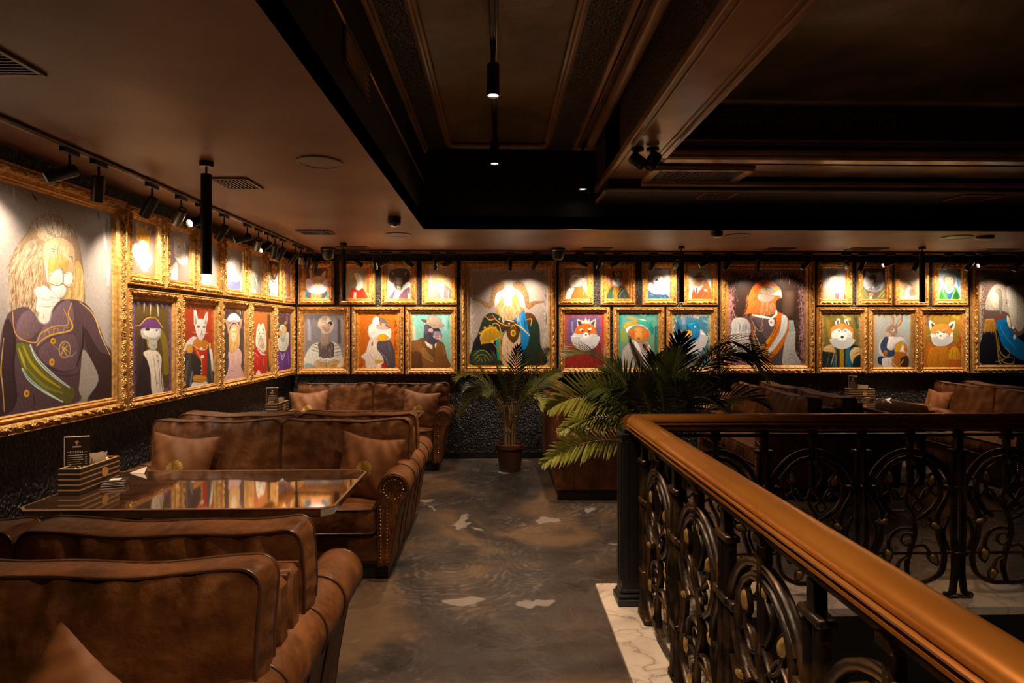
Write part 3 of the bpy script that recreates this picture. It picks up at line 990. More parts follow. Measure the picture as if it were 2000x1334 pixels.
s 486070 20 440,230 600,240
s a8b0a8 50 700,300 720,800
p 2c4c70 260,740 400,740 560,820 700,830 700,925 260,925
s 88a8c8 6 290,820 380,840
s 88a8c8 6 540,860 600,920
s 88a8c8 6 620,840 690,920
p ece0dc 270,560 340,540 420,640 520,690 600,620 660,620 690,720 660,800 560,820 420,760 300,700 260,640
r c8b8b8 ffffff 480,560 130 250 1 20 170 30
p f8f4f2 360,480 400,400 480,375 570,395 610,460 600,560 580,650 520,690 440,650 400,590
p fffdf8 420,560 570,580 560,670 460,650
P ecdccc 560,470 700,500 700,520 580,520
s a89080 7 540,545 600,520
e 5a5658 460,480 34 22
e 1c1c20 465,480 14 12
s 7a6a6c 10 510,400 540,470
@walrus
o 1245 505 11.765
c 1180,190 1720,925
B c8ccb8 b8c8c0 10
E a89058 40 0.05
s d0ccb0 30 1200,240 1200,600
s a87828 14 1660,260 1665,340
p a85c14 1460,925 1480,700 1560,480 1580,460 1650,560 1710,780 1720,925
p c84820 1370,925 1370,820 1480,680 1600,780 1500,925
p 8a4a20 1250,925 1300,660 1350,720 1370,925
s d8a868 8 1560,760 1470,920
p f0e0d8 1300,640 1380,650 1500,600 1540,580 1420,740 1360,800
P 4a5a58 1350,660 1385,660 1390,760 1365,810 1345,750
p c89870 1290,420 1400,400 1560,400 1560,500 1500,590 1400,620 1310,590 1275,520
p d8a888 1280,440 1420,430 1440,560 1350,600 1280,570
s 9a6848 7 1310,560 1350,580
s 9a6848 6 1340,520 1345,580
s 5a4030 8 1380,450 1420,440
p f0a8a0 1540,690 1600,690 1610,740 1560,745
P b87028 1355,380 1360,320 1420,295 1490,300 1500,380
s 7a3c14 10 1360,370 1500,370
P 6a5c30 1300,385 1555,370 1555,395 1310,410
s 28383c 12 1225,635 1270,640
s 3a2a20 7 1260,640 1300,600
@eagle
o 1405 505 5.8
c 118,122 990,1218
B 3c2820 34221c 8
E b08080 40 0.07
h 8a2028 d8a8a8 60 70 93 8 120,130 980,130 980,220 120,240
h 8a2028 d0b0b0 50 60 93 30 120,240 190,240 190,900 120,900
h 8a2028 d0b0b0 50 60 93 30 940,240 990,240 990,1200 930,1200
s 5c4438 110 800,420 780,600
p 5a4850 280,680 380,660 560,660 640,640 800,700 760,900 740,1218 600,1218 440,1100 380,900
p 4a3c44 300,650 400,680 500,860 560,960 500,1000 400,800
p d87018 640,620 720,620 800,700 790,860 700,1040 600,1140 480,1218 400,1110 500,1080 600,900 660,760
p d89020 660,720 600,860 540,940 560,980 640,800
p dce0e4 720,640 780,670 770,820 660,1000 580,1090 510,1170 440,1150 560,1040 680,860 710,740
s b0c0d0 8 750,680 720,840 600,1020
s 6a3818 8 700,740 640,880 560,1010
p b0aca8 800,820 870,800 870,1040 930,1200 740,1218 730,1080 760,900
s 807c78 8 790,1100 830,1090 880,1140
s 807c78 8 780,1150 840,1130 900,1200
p c8c0bc 155,800 250,780 370,800 350,900 380,1000 350,1100 240,1110 160,1000
s 3c3434 6 260,810 270,930
p b8b4b8 165,700 240,670 330,690 370,780 330,820 160,810
s e0c890 10 180,695 240,680 310,690
h 5c5c6c e8e8ec 50 90 90 3 165,720 350,720 350,800 165,800
P a8b4b8 800,700 850,700 865,820 800,820
s 4c5860 5 820,710 820,820
s 4c5860 5 840,710 842,820
s a04828 12 330,690 390,780 380,900
s c09038 10 380,700 420,800 400,900 460,1050
s c09038 8 400,860 440,1060
s b89850 7 490,700 500,760 470,800
s b89850 7 400,760 480,830 510,790
P c07818 470,990 525,970 610,1210 540,1218
e 5a2c10 525,1040 12 22
e 5a2c10 560,1130 12 22
s e8c070 7 400,820 480,1010 550,1218
p c07030 310,630 340,540 345,440 380,340 450,260 520,240 600,250 660,300 710,350 715,440 680,460 650,500 660,600 600,640 500,640 400,620
h 9a3c10 e89040 110 70 115 16 320,400 480,260 520,480 480,630 320,640
h 6a4430 d8b898 70 60 100 18 480,460 650,480 650,630 480,640
p d06020 400,340 460,260 560,245 640,300 560,320 480,320 430,380
p a89c98 490,340 600,310 660,340 640,400 560,420 490,390
p b09c90 460,400 600,420 640,440 560,500 460,470
s d8a020 9 500,330 530,370 580,370
e d8b040 543,345 17 13
e 201810 545,345 8 8
s 3a2018 8 510,322 600,335
P d8a030 620,340 680,320 700,370 640,370
p d0ccd0 650,380 700,350 718,400 715,450 690,420 640,420 580,410
s d8a050 12 560,395 640,415
s f4f0ec 28 390,640 500,660 600,680
s f4f0ec 26 600,680 650,640 660,590
s a89898 5 390,655 500,675 590,685
p f0dcdc 570,700 630,690 630,760 590,770
e a86870 598,725 12 12
@washed
o 1590 505 11.765
c 225,235 720,935
B 9a9698 a8a4a4 6
p 706460 300,280 400,260 540,290 500,400 400,400 330,360
p b0aaa4 380,420 560,420 600,600 480,640 390,580
e 5a5450 440,500 12 9
e 5a5450 530,500 12 9
s 7a7068 7 450,590 490,605 530,590
P 9a9088 380,430 350,330 430,400
P 9a9088 570,430 600,330 520,400
p 8a847c 240,760 340,680 480,680 560,760 560,930 240,930
p e8e4e0 400,640 480,640 560,700 500,690
p b04850 500,800 580,830 580,930 510,930
p a8b4b0 590,760 680,740 690,930 590,930
s 5a5448 8 300,860 310,930
s 5a5448 8 400,850 410,930
p 8a3030 680,830 710,830 710,930 680,930
@lynx
o 1590 505 11.765
c 1150,255 1640,945
B 5c4c40 6a5c48 8
p 78703c 1150,720 1230,740 1300,945 1150,945
p 78703c 1450,900 1560,730 1640,740 1640,945 1400,945
s d8c868 10 1470,920 1620,740
s d8c868 10 1540,930 1630,820
s 50a8a0 12 1200,760 1270,940
p b0acb4 1160,560 1200,430 1240,310 1320,360 1440,350 1540,310 1600,430 1610,600 1560,720 1440,790 1280,750 1180,680
h 4a4650 e8e8f0 90 60 95 40 1160,450 1600,450 1580,700 1200,700
P c8c4cc 1230,310 1320,390 1250,480
P c8c4cc 1560,310 1460,400 1520,480
p 4c4448 1330,400 1430,400 1450,500 1400,580 1340,560 1310,480
e e0d878 1300,495 20 13
e e0d878 1445,500 20 13
e 1c1818 1302,495 7 9
e 1c1818 1447,500 7 9
p e4e0e4 1340,500 1400,520 1390,580 1340,570
s 2c2428 8 1350,590 1400,620
e f0ecf4 1260,680 30 24
e f0ecf4 1380,680 30 24
e 2c2830 1300,715 12 14
e 2c2830 1350,725 12 14
e 2c2830 1460,715 12 14
e 2c2830 1520,690 10 12
e 2c2830 1440,770 10 12
e d89050 1340,835 50 46
e f4ecdc 1330,905 34 28
s 6a3c18 6 1320,800 1320,870
s 6a3c18 6 1355,800 1360,870
@horse
o 1740 505 11.765
c 240,190 780,930
B c09c78 c0a080 8
E d8b080 40 0.05
p d0a890 400,380 500,340 600,400 600,480 480,470 400,450
p e8c0b0 440,400 540,390 520,440
p d8c098 360,540 440,520 440,620 380,610
p d8c8c0 480,480 600,500 580,580 500,560
p ece4e0 430,560 520,620 510,660 440,640
p f0ecec 390,700 440,640 520,660 470,840 380,860
p e8e0e4 330,860 450,880 460,920 320,925
p f0ece4 480,860 600,840 600,920 480,920
s a07860 6 430,650 390,780
s a07860 6 470,830 480,930
s 9a8890 6 500,860 560,920
p a88468 480,700 600,700 610,830 490,830
s d8a040 20 350,700 300,860
@monkey
o 1740 505 11.765
c 1150,230 1650,940
B a0b8d0 90a8c8 8
e 20386a 1595,290 18 16
s d8e0e8 30 1180,500 1200,800
s 5888b8 30 1560,400 1600,640
p 2c8c30 1185,940 1210,720 1290,660 1500,660 1570,740 1600,940
p 1c6020 1210,740 1260,760 1240,940 1190,940
p 1c5020 1480,800 1560,760 1590,940 1480,940
s 90c090 16 1270,680 1250,760 1330,930
s 90c090 16 1500,680 1500,760 1430,930
P 1c4c78 1330,780 1470,780 1420,940 1360,940
p f4f0f0 1280,650 1380,690 1480,640 1470,720 1400,800 1350,790 1300,720
P b03848 1360,710 1400,710 1400,740 1380,750 1400,780 1365,780 1375,750
p 8a8078 1260,480 1290,400 1380,365 1470,385 1520,460 1510,580 1460,640 1300,630 1260,560
e b09070 1265,490 20 38
e b09070 1518,490 18 38
p d0b898 1300,440 1380,420 1470,440 1480,540 1450,620 1400,670 1340,640 1300,540
p e0b870 1340,580 1440,570 1450,640 1390,670 1330,640
s 4a3828 9 1330,470 1370,465
s 4a3828 9 1405,465 1450,470
e 2c2018 1350,485 11 8
e 2c2018 1430,485 11 8
s 4a3828 9 1375,560 1385,580
s 4a3828 9 1415,560 1405,580
s 6a4828 7 1345,615 1395,625 1445,610
@ostrich
o 575 595 9.53
c 165,150 895,1185
B 8c8a92 74727c 14
s a8a8b8 60 260,300 270,640
s 50484e 60 800,300 810,700
E b09070 40 0.05
p c8ccc4 170,1185 180,980 300,760 420,700 700,690 820,800 860,960 890,1185
p 8ca0a8 180,1185 190,1110 260,1090 370,1150 380,1185
s 443c40 12 310,770 440,820
s 443c40 12 300,830 440,880
s 443c40 12 330,720 450,760
s 443c40 12 700,760 780,760
s 443c40 12 700,830 820,800
s 443c40 12 710,900 840,860
s 443c40 12 720,950 850,920
s f4ece4 10 300,860 440,920
s f4ece4 10 720,870 840,830
p 54484a 430,720 560,690 700,720 710,900 680,980 460,980 440,860
h 3a3032 a89c98 120 60 94 16 440,720 700,720 690,970 450,970
p 948478 480,540 620,540 630,700 600,740 480,740
h 6a5c54 c0b0a4 40 60 92 8 485,540 620,540 610,740 480,740
p b89868 400,1040 560,1080 760,1040 880,1100 880,1185 400,1185
s 4a3028 7 420,1080 560,1100
s 4a3028 7 430,1120 550,1130
s 2c2020 12 570,1080 580,1180
s c8a030 30 650,1100 740,1090
s 2c2020 8 640,1140 740,1120
s e8e0dc 22 380,990 420,1010 470,980 520,1030 580,1000 640,1030 700,990 780,1010 850,950
s 3c3434 6 390,1010 430,1030 480,1010 530,1050 590,1020 650,1050 710,1010 800,1020
p e8c8a8 760,1150 820,1060 880,960 890,1100 820,1170
p c8b8ac 415,400 440,280 500,215 580,205 660,240 700,320 710,400 680,480 620,540 500,545 470,460
h 9a8a80 fff8f0 90 50 250 60 430,280 680,240 700,420 450,420
p b8a090 480,400 560,380 640,420 600,500 520,470
p c08a80 510,430 600,440 620,480 560,490
s 4a3c38 8 490,420 540,440 590,500
e d8ccc4 635,345 62 54 -20
e 4a4442 640,350 46 38 -20
e 1c1818 645,355 22 20
e f4f0ec 630,365 10 8
@harpy
o 575 595 9.53
c 1175,150 1930,1185
B c06818 b85c14 14
s 7a2c08 80 1900,300 1900,900
s 7a2c10 60 1190,1000 1220,1160
E d88820 50 0.06
p d8cac0 1230,960 1320,880 1360,740 1420,620 1560,600 1760,640 1700,900 1600,1185 1340,1185 1310,1040
s a0706c 8 1380,880 1440,980 1520,1040
s c8a0a0 8 1330,920 1400,980
p e0dcd8 1380,400 1440,340 1460,260 1520,220 1580,260 1600,400 1780,430 1800,560 1780,620 1640,540 1560,620 1400,610 1370,500
h b0a098 ffffff 60 80 100 30 1380,420 1560,360 1600,560 1400,600
p 5c5860 1580,240 1680,280 1740,400 1800,430 1700,450 1640,340 1570,300
h 3c3840 8c8890 20 80 40 14 1570,250 1700,290 1760,420 1640,340
p e8a0a0 1530,370 1680,400 1760,440 1640,460 1540,440
p e0b060 1620,350 1700,360 1660,400
e 3c2c28 1550,385 10 10
p 4c4450 1560,680 1720,660 1800,700 1860,900 1860,1185 1700,1185 1640,960 1540,820
s 8c8494 10 1600,860 1700,1000 1740,1130
s 2c2430 10 1580,800 1700,960
s 7a7280 10 1740,700 1780,860
P e0d8b8 1545,930 1565,930 1580,1030 1540,1030
p c89820 1490,1040 1640,1040 1600,1080 1560,1110 1510,1080
P e8d8c8 1550,1090 1610,1090 1600,1185 1550,1185
P a82018 1620,1100 1690,1080 1710,1185 1620,1185
o 735 595 9.53
p d8a020 10,660 30,580 90,550 160,560 200,620 195,670 100,680
s 8a5810 6 20,640 100,660 190,655
p e4e0dc 0,540 60,500 180,490 260,560 240,640 200,580 120,540 30,560
p b04c28 -90,700 -70,700 -70,760 -100,760
@boar
o 735 595 9.53
c 665,150 1388,1185
B 78b8b0 80b8a8 14
s c0c8a8 60 700,420 720,640
s 90c0c8 60 1250,240 1280,460
s 3c9890 40 1350,180 1340,440
E b8a880 40 0.05
p 7c5028 675,1185 670,720 760,670 860,620 930,650 1080,760 1120,700 1200,690 1260,760 1300,960 1330,1185
p 5c3820 675,1185 670,900 830,900 850,1100 860,1185
p 8c6434 920,760 1070,900 1080,1080 880,960 840,820
s 3c2414 12 830,880 850,1060 900,1140
s 3c2414 8 1080,780 1080,1060
s 3c2414 8 860,960 960,1040 1080,1080
s c89c60 9 870,950 980,1030 1080,1070
s 3c2414 8 1100,960 1200,1000 1290,950
s a87c48 10 800,760 840,900
s a87c48 10 1230,760 1260,920
s 5c3c20 8 700,1040 860,1060
p 6c4c28 860,640 900,650 960,760 1060,900 1070,980 940,840 870,720
P e8dcc8 900,670 1050,760 1040,840 950,770
P e8dcc8 1090,740 1125,700 1110,780 1090,830
P 5c4420 1050,750 1090,740 1095,830 1075,890 1050,840
p 3c3844 890,560 900,460 900,380 980,380 1060,440 1160,440 1200,520 1220,580 1200,640 1120,700 1060,740 960,700 900,650
p 58546c 900,380 960,400 990,500 940,560 900,500
p b89898 980,450 1040,440 1060,490 1040,520 980,500
p 8c7c8c 1080,500 1180,500 1220,560 1200,640 1120,650 1060,600
P 282838 1080,450 1160,450 1160,490 1090,495
h 282430 6c6880 50 50 100 30 900,480 1050,560 1090,720 920,660
e e0a8a8 1170,610 42 38 -20
e 6c2c34 1155,605 12 12
e 6c2c34 1190,600 9 9
P f4ece0 1050,580 1085,600 1075,615
s e8dcc8 10 850,280 960,360 1080,430 1200,430
p a89484 850,270 940,280 1000,200 1080,195 1180,260 1200,340 1265,390 1200,425 1080,430 960,360 870,310
p 5c4838 850,270 940,290 930,330 870,310
s 7c6858 8 940,330 1060,380 1190,390
s c8b4a4 10 1000,230 1040,290
@fox
o 1085 595 9.09
c 165,135 860,1130
B 5c5080 504478 10
s 8080b0 30 300,300 310,480
E b04818 90 0.10
s b83018 50 840,200 845,700
p 8c2420 180,1130 250,700 320,640 760,660 800,860 860,1130
p 6c2040 600,800 720,780 700,900 620,900
h 5c1410 c84030 70 60 95 40 200,800 800,800 840,1130 180,1130
p c8c4cc 290,620 310,520 400,490 660,490 760,560 760,660 700,760 600,800 460,800 360,750
r 908c98 fcfcff 530,560 110 250 1 0 180 40
P e8c8a8 385,250 440,260 480,330 430,420 390,420
P e8c8a8 715,240 640,280 600,330 670,420 710,400
P 3c3448 395,275 450,290 470,340 410,370
P 4c4454 700,270 650,300 620,330 680,370
p d86818 330,500 360,420 430,360 540,330 650,360 720,450 735,520 640,500 560,560 480,510 400,520
h b84c10 f08838 70 50 92 40 340,420 720,420 700,500 360,500
p f0ecec 490,520 540,480 570,500 600,560 560,610 510,600 480,560
p d8d4d8 330,500 400,520 480,520 470,560 330,540
p e8e0dc 430,430 490,410 480,440 440,460
p e8e0dc 570,420 640,400 630,440 590,440
e 6c4020 480,460 16 24
e 6c4020 600,470 16 24
e 34445c 540,530 18 15
s 4c3c44 6 520,590 540,600 560,590
P f4dcc8 470,320 600,330 620,290 600,300 605,240 570,290 560,240 545,290 540,200 520,290 510,240 500,290 460,260
s e0a888 7 475,325 600,335
@spaniel
o 1085 595 9.09
c 1135,135 1840,1130
B 5ca098 6c7840 12
s 8c9420 90 1200,480 1220,620
s b0a060 60 1300,200 1450,260
s 188c94 50 1160,170 1165,320
s 30b0a8 40 1250,150 1380,150
s c8d0c0 40 1500,150 1580,170
s 2c4c40 50 1800,400 1800,900
E 208c88 60 0.07
p 9c9490 1180,1060 1190,860 1240,740 1340,650 1400,640 1560,680 1640,640 1700,740 1720,900 1720,1130 1180,1130
s 6c6460 8 1200,760 1240,720 1340,660
p d0ccd0 1360,650 1420,630 1500,720 1560,860 1600,820 1680,700 1710,860 1640,980 1560,1000 1460,860
s 7c7c88 8 1520,800 1600,870 1690,760
s 7c7c88 8 1580,980 1680,880
P b05c20 1540,700 1600,840 1650,760 1640,690
p 1c1c24 1560,690 1610,720 1610,790 1570,750
P 5c4838 1340,680 1380,680 1560,940 1590,1030 1400,900
p b89c28 1230,420 1240,350 1320,300 1440,295 1500,330 1400,360 1340,400 1290,400
s d8a840 10 1235,430 1230,350 1320,295 1450,290 1560,320
p 28a890 1490,260 1640,270 1660,330 1740,270 1730,400 1700,460 1640,380 1560,320 1480,320
p 187880 1680,400 1750,400 1750,500 1720,520
s 3c4430 10 1650,390 1730,300
s 3c4430 8 1690,340 1750,370
s f0ece4 16 1500,250 1620,270
p e8dce8 1260,430 1320,380 1500,340 1600,380 1660,430 1690,500 1660,600 1620,420 1560,380 1440,360 1330,420 1290,500
p d07c30 1400,420 1480,380 1560,400 1600,450 1600,560 1560,640 1500,670 1440,630 1400,540
p c06820 1300,470 1350,430 1400,440 1410,560 1370,620 1330,560
p c06820 1590,450 1640,430 1680,480 1670,580 1620,630 1570,580
h a04c10 e8984c 50 50 92 14 1300,440 1680,450 1660,600 1330,600
p e09450 1430,440 1480,400 1540,420 1560,560 1520,620 1450,600
s e8c090 9 1420,450 1450,440
s e8c090 9 1540,445 1570,460
e 3c5040 1435,472 13 9
e 3c5040 1550,475 13 9
e 5c5c68 1490,598 24 22
s 7c3c18 6 1450,640 1490,655 1540,635
@duck
o 1290 595 9.53
c 240,150 965,1130
B 3c7c98 306080 14
s 8c90b0 60 440,180 460,330
s a8a0c0 50 560,180 720,230
s 187868 50 270,190 280,260
s c8b050 40 680,160 720,190
s 1c4c74 90 320,340 380,440
s 70a0b8 40 830,290 880,310
E c8b060 80 0.08
p c8c8d8 280,600 330,560 400,640 520,660 640,660 740,560 760,440 840,500 890,600 860,740 740,860 600,890 460,860 330,760
r 8c84a0 fcfcff 570,560 150 330 0.9 0 180 44
s f8f4ff 26 290,560 330,540 370,590
s f8f4ff 16 290,640 360,680
s fcfcf4 26 780,500 840,540
p 1878b8 510,420 540,340 620,300 700,330 740,420 750,540 700,620 640,650 570,640 610,540 560,460
p 1c98c0 540,350 620,305 700,340 640,350 560,380
p 104880 515,430 560,460 600,460 560,400 530,370
h 0c4c90 40a8d8 60 60 92 20 530,360 730,380 730,600 590,620
e f0ece0 665,395 15 15
e 101820 667,397 8 8
p 5c4854 350,530 430,460 520,450 470,560 400,590
s d8d8e0 4 345,530 430,450
p e8a818 400,610 510,480 530,455 585,460 620,540 580,600 520,640 450,640
p f0c030 500,520 580,480 590,550 520,600
s a86c10 7 430,620 500,600 560,600
e 3c2c10 553,520 6 14
@husky
o 1590 595 9.09
c 165,150 835,1125
B 78682c 605428 12
s 9c7828 60 270,300 300,560
s a8a060 50 500,170 640,260
s 3c4430 60 740,220 780,400
E b09868 40 0.05
p 14282c 165,1125 175,860 240,760 400,700 620,690 760,730 835,800 835,1125
p 186080 590,800 660,760 640,900 690,1060 680,1125 590,1125
p 185c74 340,1125 400,900 410,1125
P 1c2c30 430,780 470,780 470,1125 420,1125
P a87c18 470,780 540,780 545,1125 470,1125
s 5c4010 8 505,790 510,1120
s c89c40 7 410,780 405,1120
s c89c40 7 580,780 580,1120
h 7c5c10 f0d870 40 26 92 60 475,800 540,800 540,1120 475,1120
p c8a068 190,780 290,710 370,740 400,860 340,850 200,830
s e8cc98 10 210,770 340,760
s 8c6838 9 300,860 240,1100
s c8a068 16 380,860 320,1080
p c8a878 640,880 700,770 800,760 835,810 835,880 720,940 690,1060
s e8cc98 9 660,900 720,800 820,770
s 3c2c28 12 720,880 820,840
s e8c070 7 690,1010 760,900 830,840
P f0ece8 390,320 440,240 480,260 480,340 400,370
P f0ece8 550,270 610,260 640,370 560,330
P 5c5c64 410,330 440,265 460,300 440,350
P 5c5c64 570,290 600,290 615,360 580,330
p d88838 315,560 310,440 360,380 500,330 640,380 700,440 710,560 680,640 340,640
p f4f0ec 340,480 420,430 470,420 510,460 560,420 600,430 680,500 680,600 600,650 520,660 400,640 330,580
p e09848 480,350 540,350 530,440 510,470 490,440
h c87828 f8dcc0 50 40 92 40 330,400 700,400 700,600 330,600
p ffffff 420,500 510,480 600,500 600,600 520,640 430,600
e 8cb0c8 458,468 18 14
e 8cb0c8 572,472 18 14
e 14181c 458,468 8 8
e 14181c 572,472 8 8
s 5c4438 6 430,440 480,430
s 5c4438 6 550,430 600,440
e 2c2424 515,578 26 22
s 2c2424 10 515,600 510,620
s 4c3838 7 400,600 460,650 520,665 590,650 640,610
p e4e8f0 335,610 420,660 520,690 620,660 690,610 690,690 620,760 520,790 420,760 340,680
r a0a8b8 ffffff 515,560 100 230 1 15 165 34
@rabbit
o 1590 595 9.09
c 1085,150 1755,1130
B b0b4b0 a0a09c 10
s 88b0b8 60 1660,200 1680,460
s 90c0b8 40 1460,260 1480,300
E c89438 80 0.07
p c8c0bc 1180,730 1220,620 1330,570 1560,560 1640,620 1680,700 1700,860 1680,960 1400,980 1200,900
p e0d8d8 1330,580 1480,580 1560,570 1640,620 1480,700 1360,820 1310,780
s a89c98 8 1600,650 1670,760 1690,880
p 2c4468 1270,600 1350,590 1320,760 1380,820 1440,800 1500,690 1470,900 1300,920 1210,760
p 182c4c 1165,1000 1200,930 1400,960 1300,1070 1200,1070
s 5c7ca8 8 1200,970 1260,1040
p d8d4d4 1250,960 1400,960 1440,1040 1420,1130 1260,1110
s 8c8488 5 1300,980 1310,1110
s 8c8488 5 1350,980 1360,1110
p a85c20 1260,860 1290,810 1335,830 1325,910 1275,920
s e8b868 6 1280,850 1310,840 1310,890
p c89420 1450,800 1500,690 1580,660 1620,720 1560,820 1480,860
P f0e4e0 1540,840 1600,700 1640,860
p b87028 1640,690 1680,800 1660,880 1620,800
p a86420 1410,1010 1460,880 1540,850 1620,860 1700,940 1700,1060 1600,1130 1440,1110
p 3c2418 1570,960 1660,920 1700,1000 1690,1110 1580,1110 1560,1040
s e8b060 8 1440,940 1430,1080
s e8e0c8 8 1550,1080 1620,980
s e8e0d8 9 1400,1000 1440,1060 1500,1120
P a87c60 1400,220 1420,200 1450,240 1440,380 1390,380
P a87c60 1600,200 1600,280 1560,360 1490,420 1470,380 1520,280
P d8a488 1405,240 1425,240 1425,360 1400,360
P e0a080 1580,240 1560,320 1490,390 1510,320
p a08068 1310,470 1340,410 1420,370 1480,400 1505,470 1490,530 1430,555 1370,560 1310,540
p c8ac98 1300,500 1370,500 1400,550 1340,580 1300,550
h 785c48 d0b49c 40 30 60 40 1320,420 1480,400 1490,520 1330,530
e f0e8dc 1430,455 26 26
e 1c1410 1422,452 14 17
s 5c4438 6 1310,530 1360,540
s 78685c 10 1400,560 1520,570
@redpanda
o 1780 505 5.8
c 160,625 580,1250
B 9c7c28 7c5424 12
s 6c5c58 40 210,660 200,760
s b0a030 40 480,640 540,680
s 7c2c10 40 560,900 565,1100
E c87020 50 0.06
p b06018 185,1250 190,1020 230,950 280,1000 450,990 500,960 560,1060 575,1250
p c07818 215,1250 215,1060 260,1010 430,1010 440,1250
h 7c3808 e8a838 60 16 60 80 220,1040 430,1040 430,1240 220,1240
s 5c2c08 5 320,1050 325,1240
p c88c20 440,1080 470,1020 520,1010 560,1080 560,1160 440,1160
p b05c18 440,1170 560,1170 560,1250 440,1250
s 5c2c08 5 440,1160 560,1165
s 5c2c08 4 480,1030 480,1150
s 5c2c08 4 520,1030 525,1150
P e8dcd0 220,720 240,705 300,760 260,850 235,830
P e8dcd0 510,710 500,800 470,840 430,770 450,730
p 5c4038 250,740 285,770 260,800
p 5c4038 490,740 450,780 470,800
p d08c38 250,800 290,760 340,745 400,745 450,780 480,850 460,920 360,950 260,910 240,850
h a86420 f0b060 60 26 92 40 260,780 460,780 460,880 260,880
p f0e8e4 300,860 340,830 370,850 420,860 440,900 400,940 330,945 290,910
p f4ece4 240,860 290,870 290,920 250,900
p f4ece4 460,860 480,840 480,920 440,930
s f4e8d8 7 310,840 330,820
s f4e8d8 7 375,825 395,805
e 2c2018 322,850 11 8
e 2c2018 385,845 11 8
e 2c2420 352,885 11 8
s 2c2420 7 300,925 345,935 410,925
p e0e0e0 250,900 300,950 360,960 430,950 475,910 480,950 400,1000 300,1000 260,960
r a0a4a8 ffffff 362,880 50 118 1 10 170 30
s fff 2 230,880 200,890
@elephant
o 1780 505 5.8
c 770,150 1830,1210
B 6c544c 54423c 12
E b8a8a0 60 0.05
h 2c201c b8a498 60 40 92 12 790,150 1700,150 1700,210 790,210
h 4c3c34 c0b0a4 40 40 92 20 770,700 830,700 830,1200 770,1200
p 14141c 820,1210 830,850 880,800 1000,780 1276,900 1500,800 1700,900 1740,1210
p 106cb0 1000,700 1130,680 1180,740 1260,860 1400,960 1560,1060 1560,1150 1400,1160 1260,1110 1110,1000 1060,900
s 3898e0 12 1060,760 1150,900 1300,1040
s 0c4880 12 1140,720 1220,860 1320,960
p b07828 830,800 860,700 930,690 980,690 1010,760 1010,820 940,835 830,830
h 6c4410 e8b860 60 50 96 6 840,740 1000,730 1010,820 830,820
s e0b058 9 860,705 920,700 980,705
s b08838 22 1000,830 1030,1000 1050,1160 1080,1190
s 5c3c10 7 1000,850 1030,1010 1050,1150
s d0a860 9 1040,900 1060,1040 1120,1110 1230,1120
s d0a860 9 1060,1100 1120,1180 1240,1190 1260,1120
s d0a860 8 1000,1170 1100,1150 1200,1080 1130,1010
s 7c5c20 6 1060,1150 1160,1130
p a89c90 860,580 870,480 920,380 1000,310 1100,310 1140,330 1250,320 1450,340 1600,450 1640,600 1500,640 1400,780 1330,840 1250,760 1180,640 1060,600 920,600
p c4b8a8 930,420 1020,350 1080,400 1080,560 960,560
p 8c8478 1000,380 1060,360 1090,420 1090,560 1070,660 1050,560 1050,440
p c8c0b4 1150,360 1280,340 1300,700 1240,780 1190,640
h 8c8478 dcd4c8 60 60 10 20 1150,400 1400,380 1400,780 1200,780
s 6c645c 5 870,560 940,600 1060,600
s 6c645c 6 920,440 870,540
e 3c342c 1150,515 9 9
s 6c6458 6 1130,490 1160,480 1180,520
p e8d8c0 1160,660 1190,680 1220,780 1190,790 1160,720
p 8c3c24 990,690 1080,665 1100,690 1000,710
e f0e4e0 1245,790 20 16
e d04838 1265,830 14 14
e f0e4e0 1265,895 18 26
'''
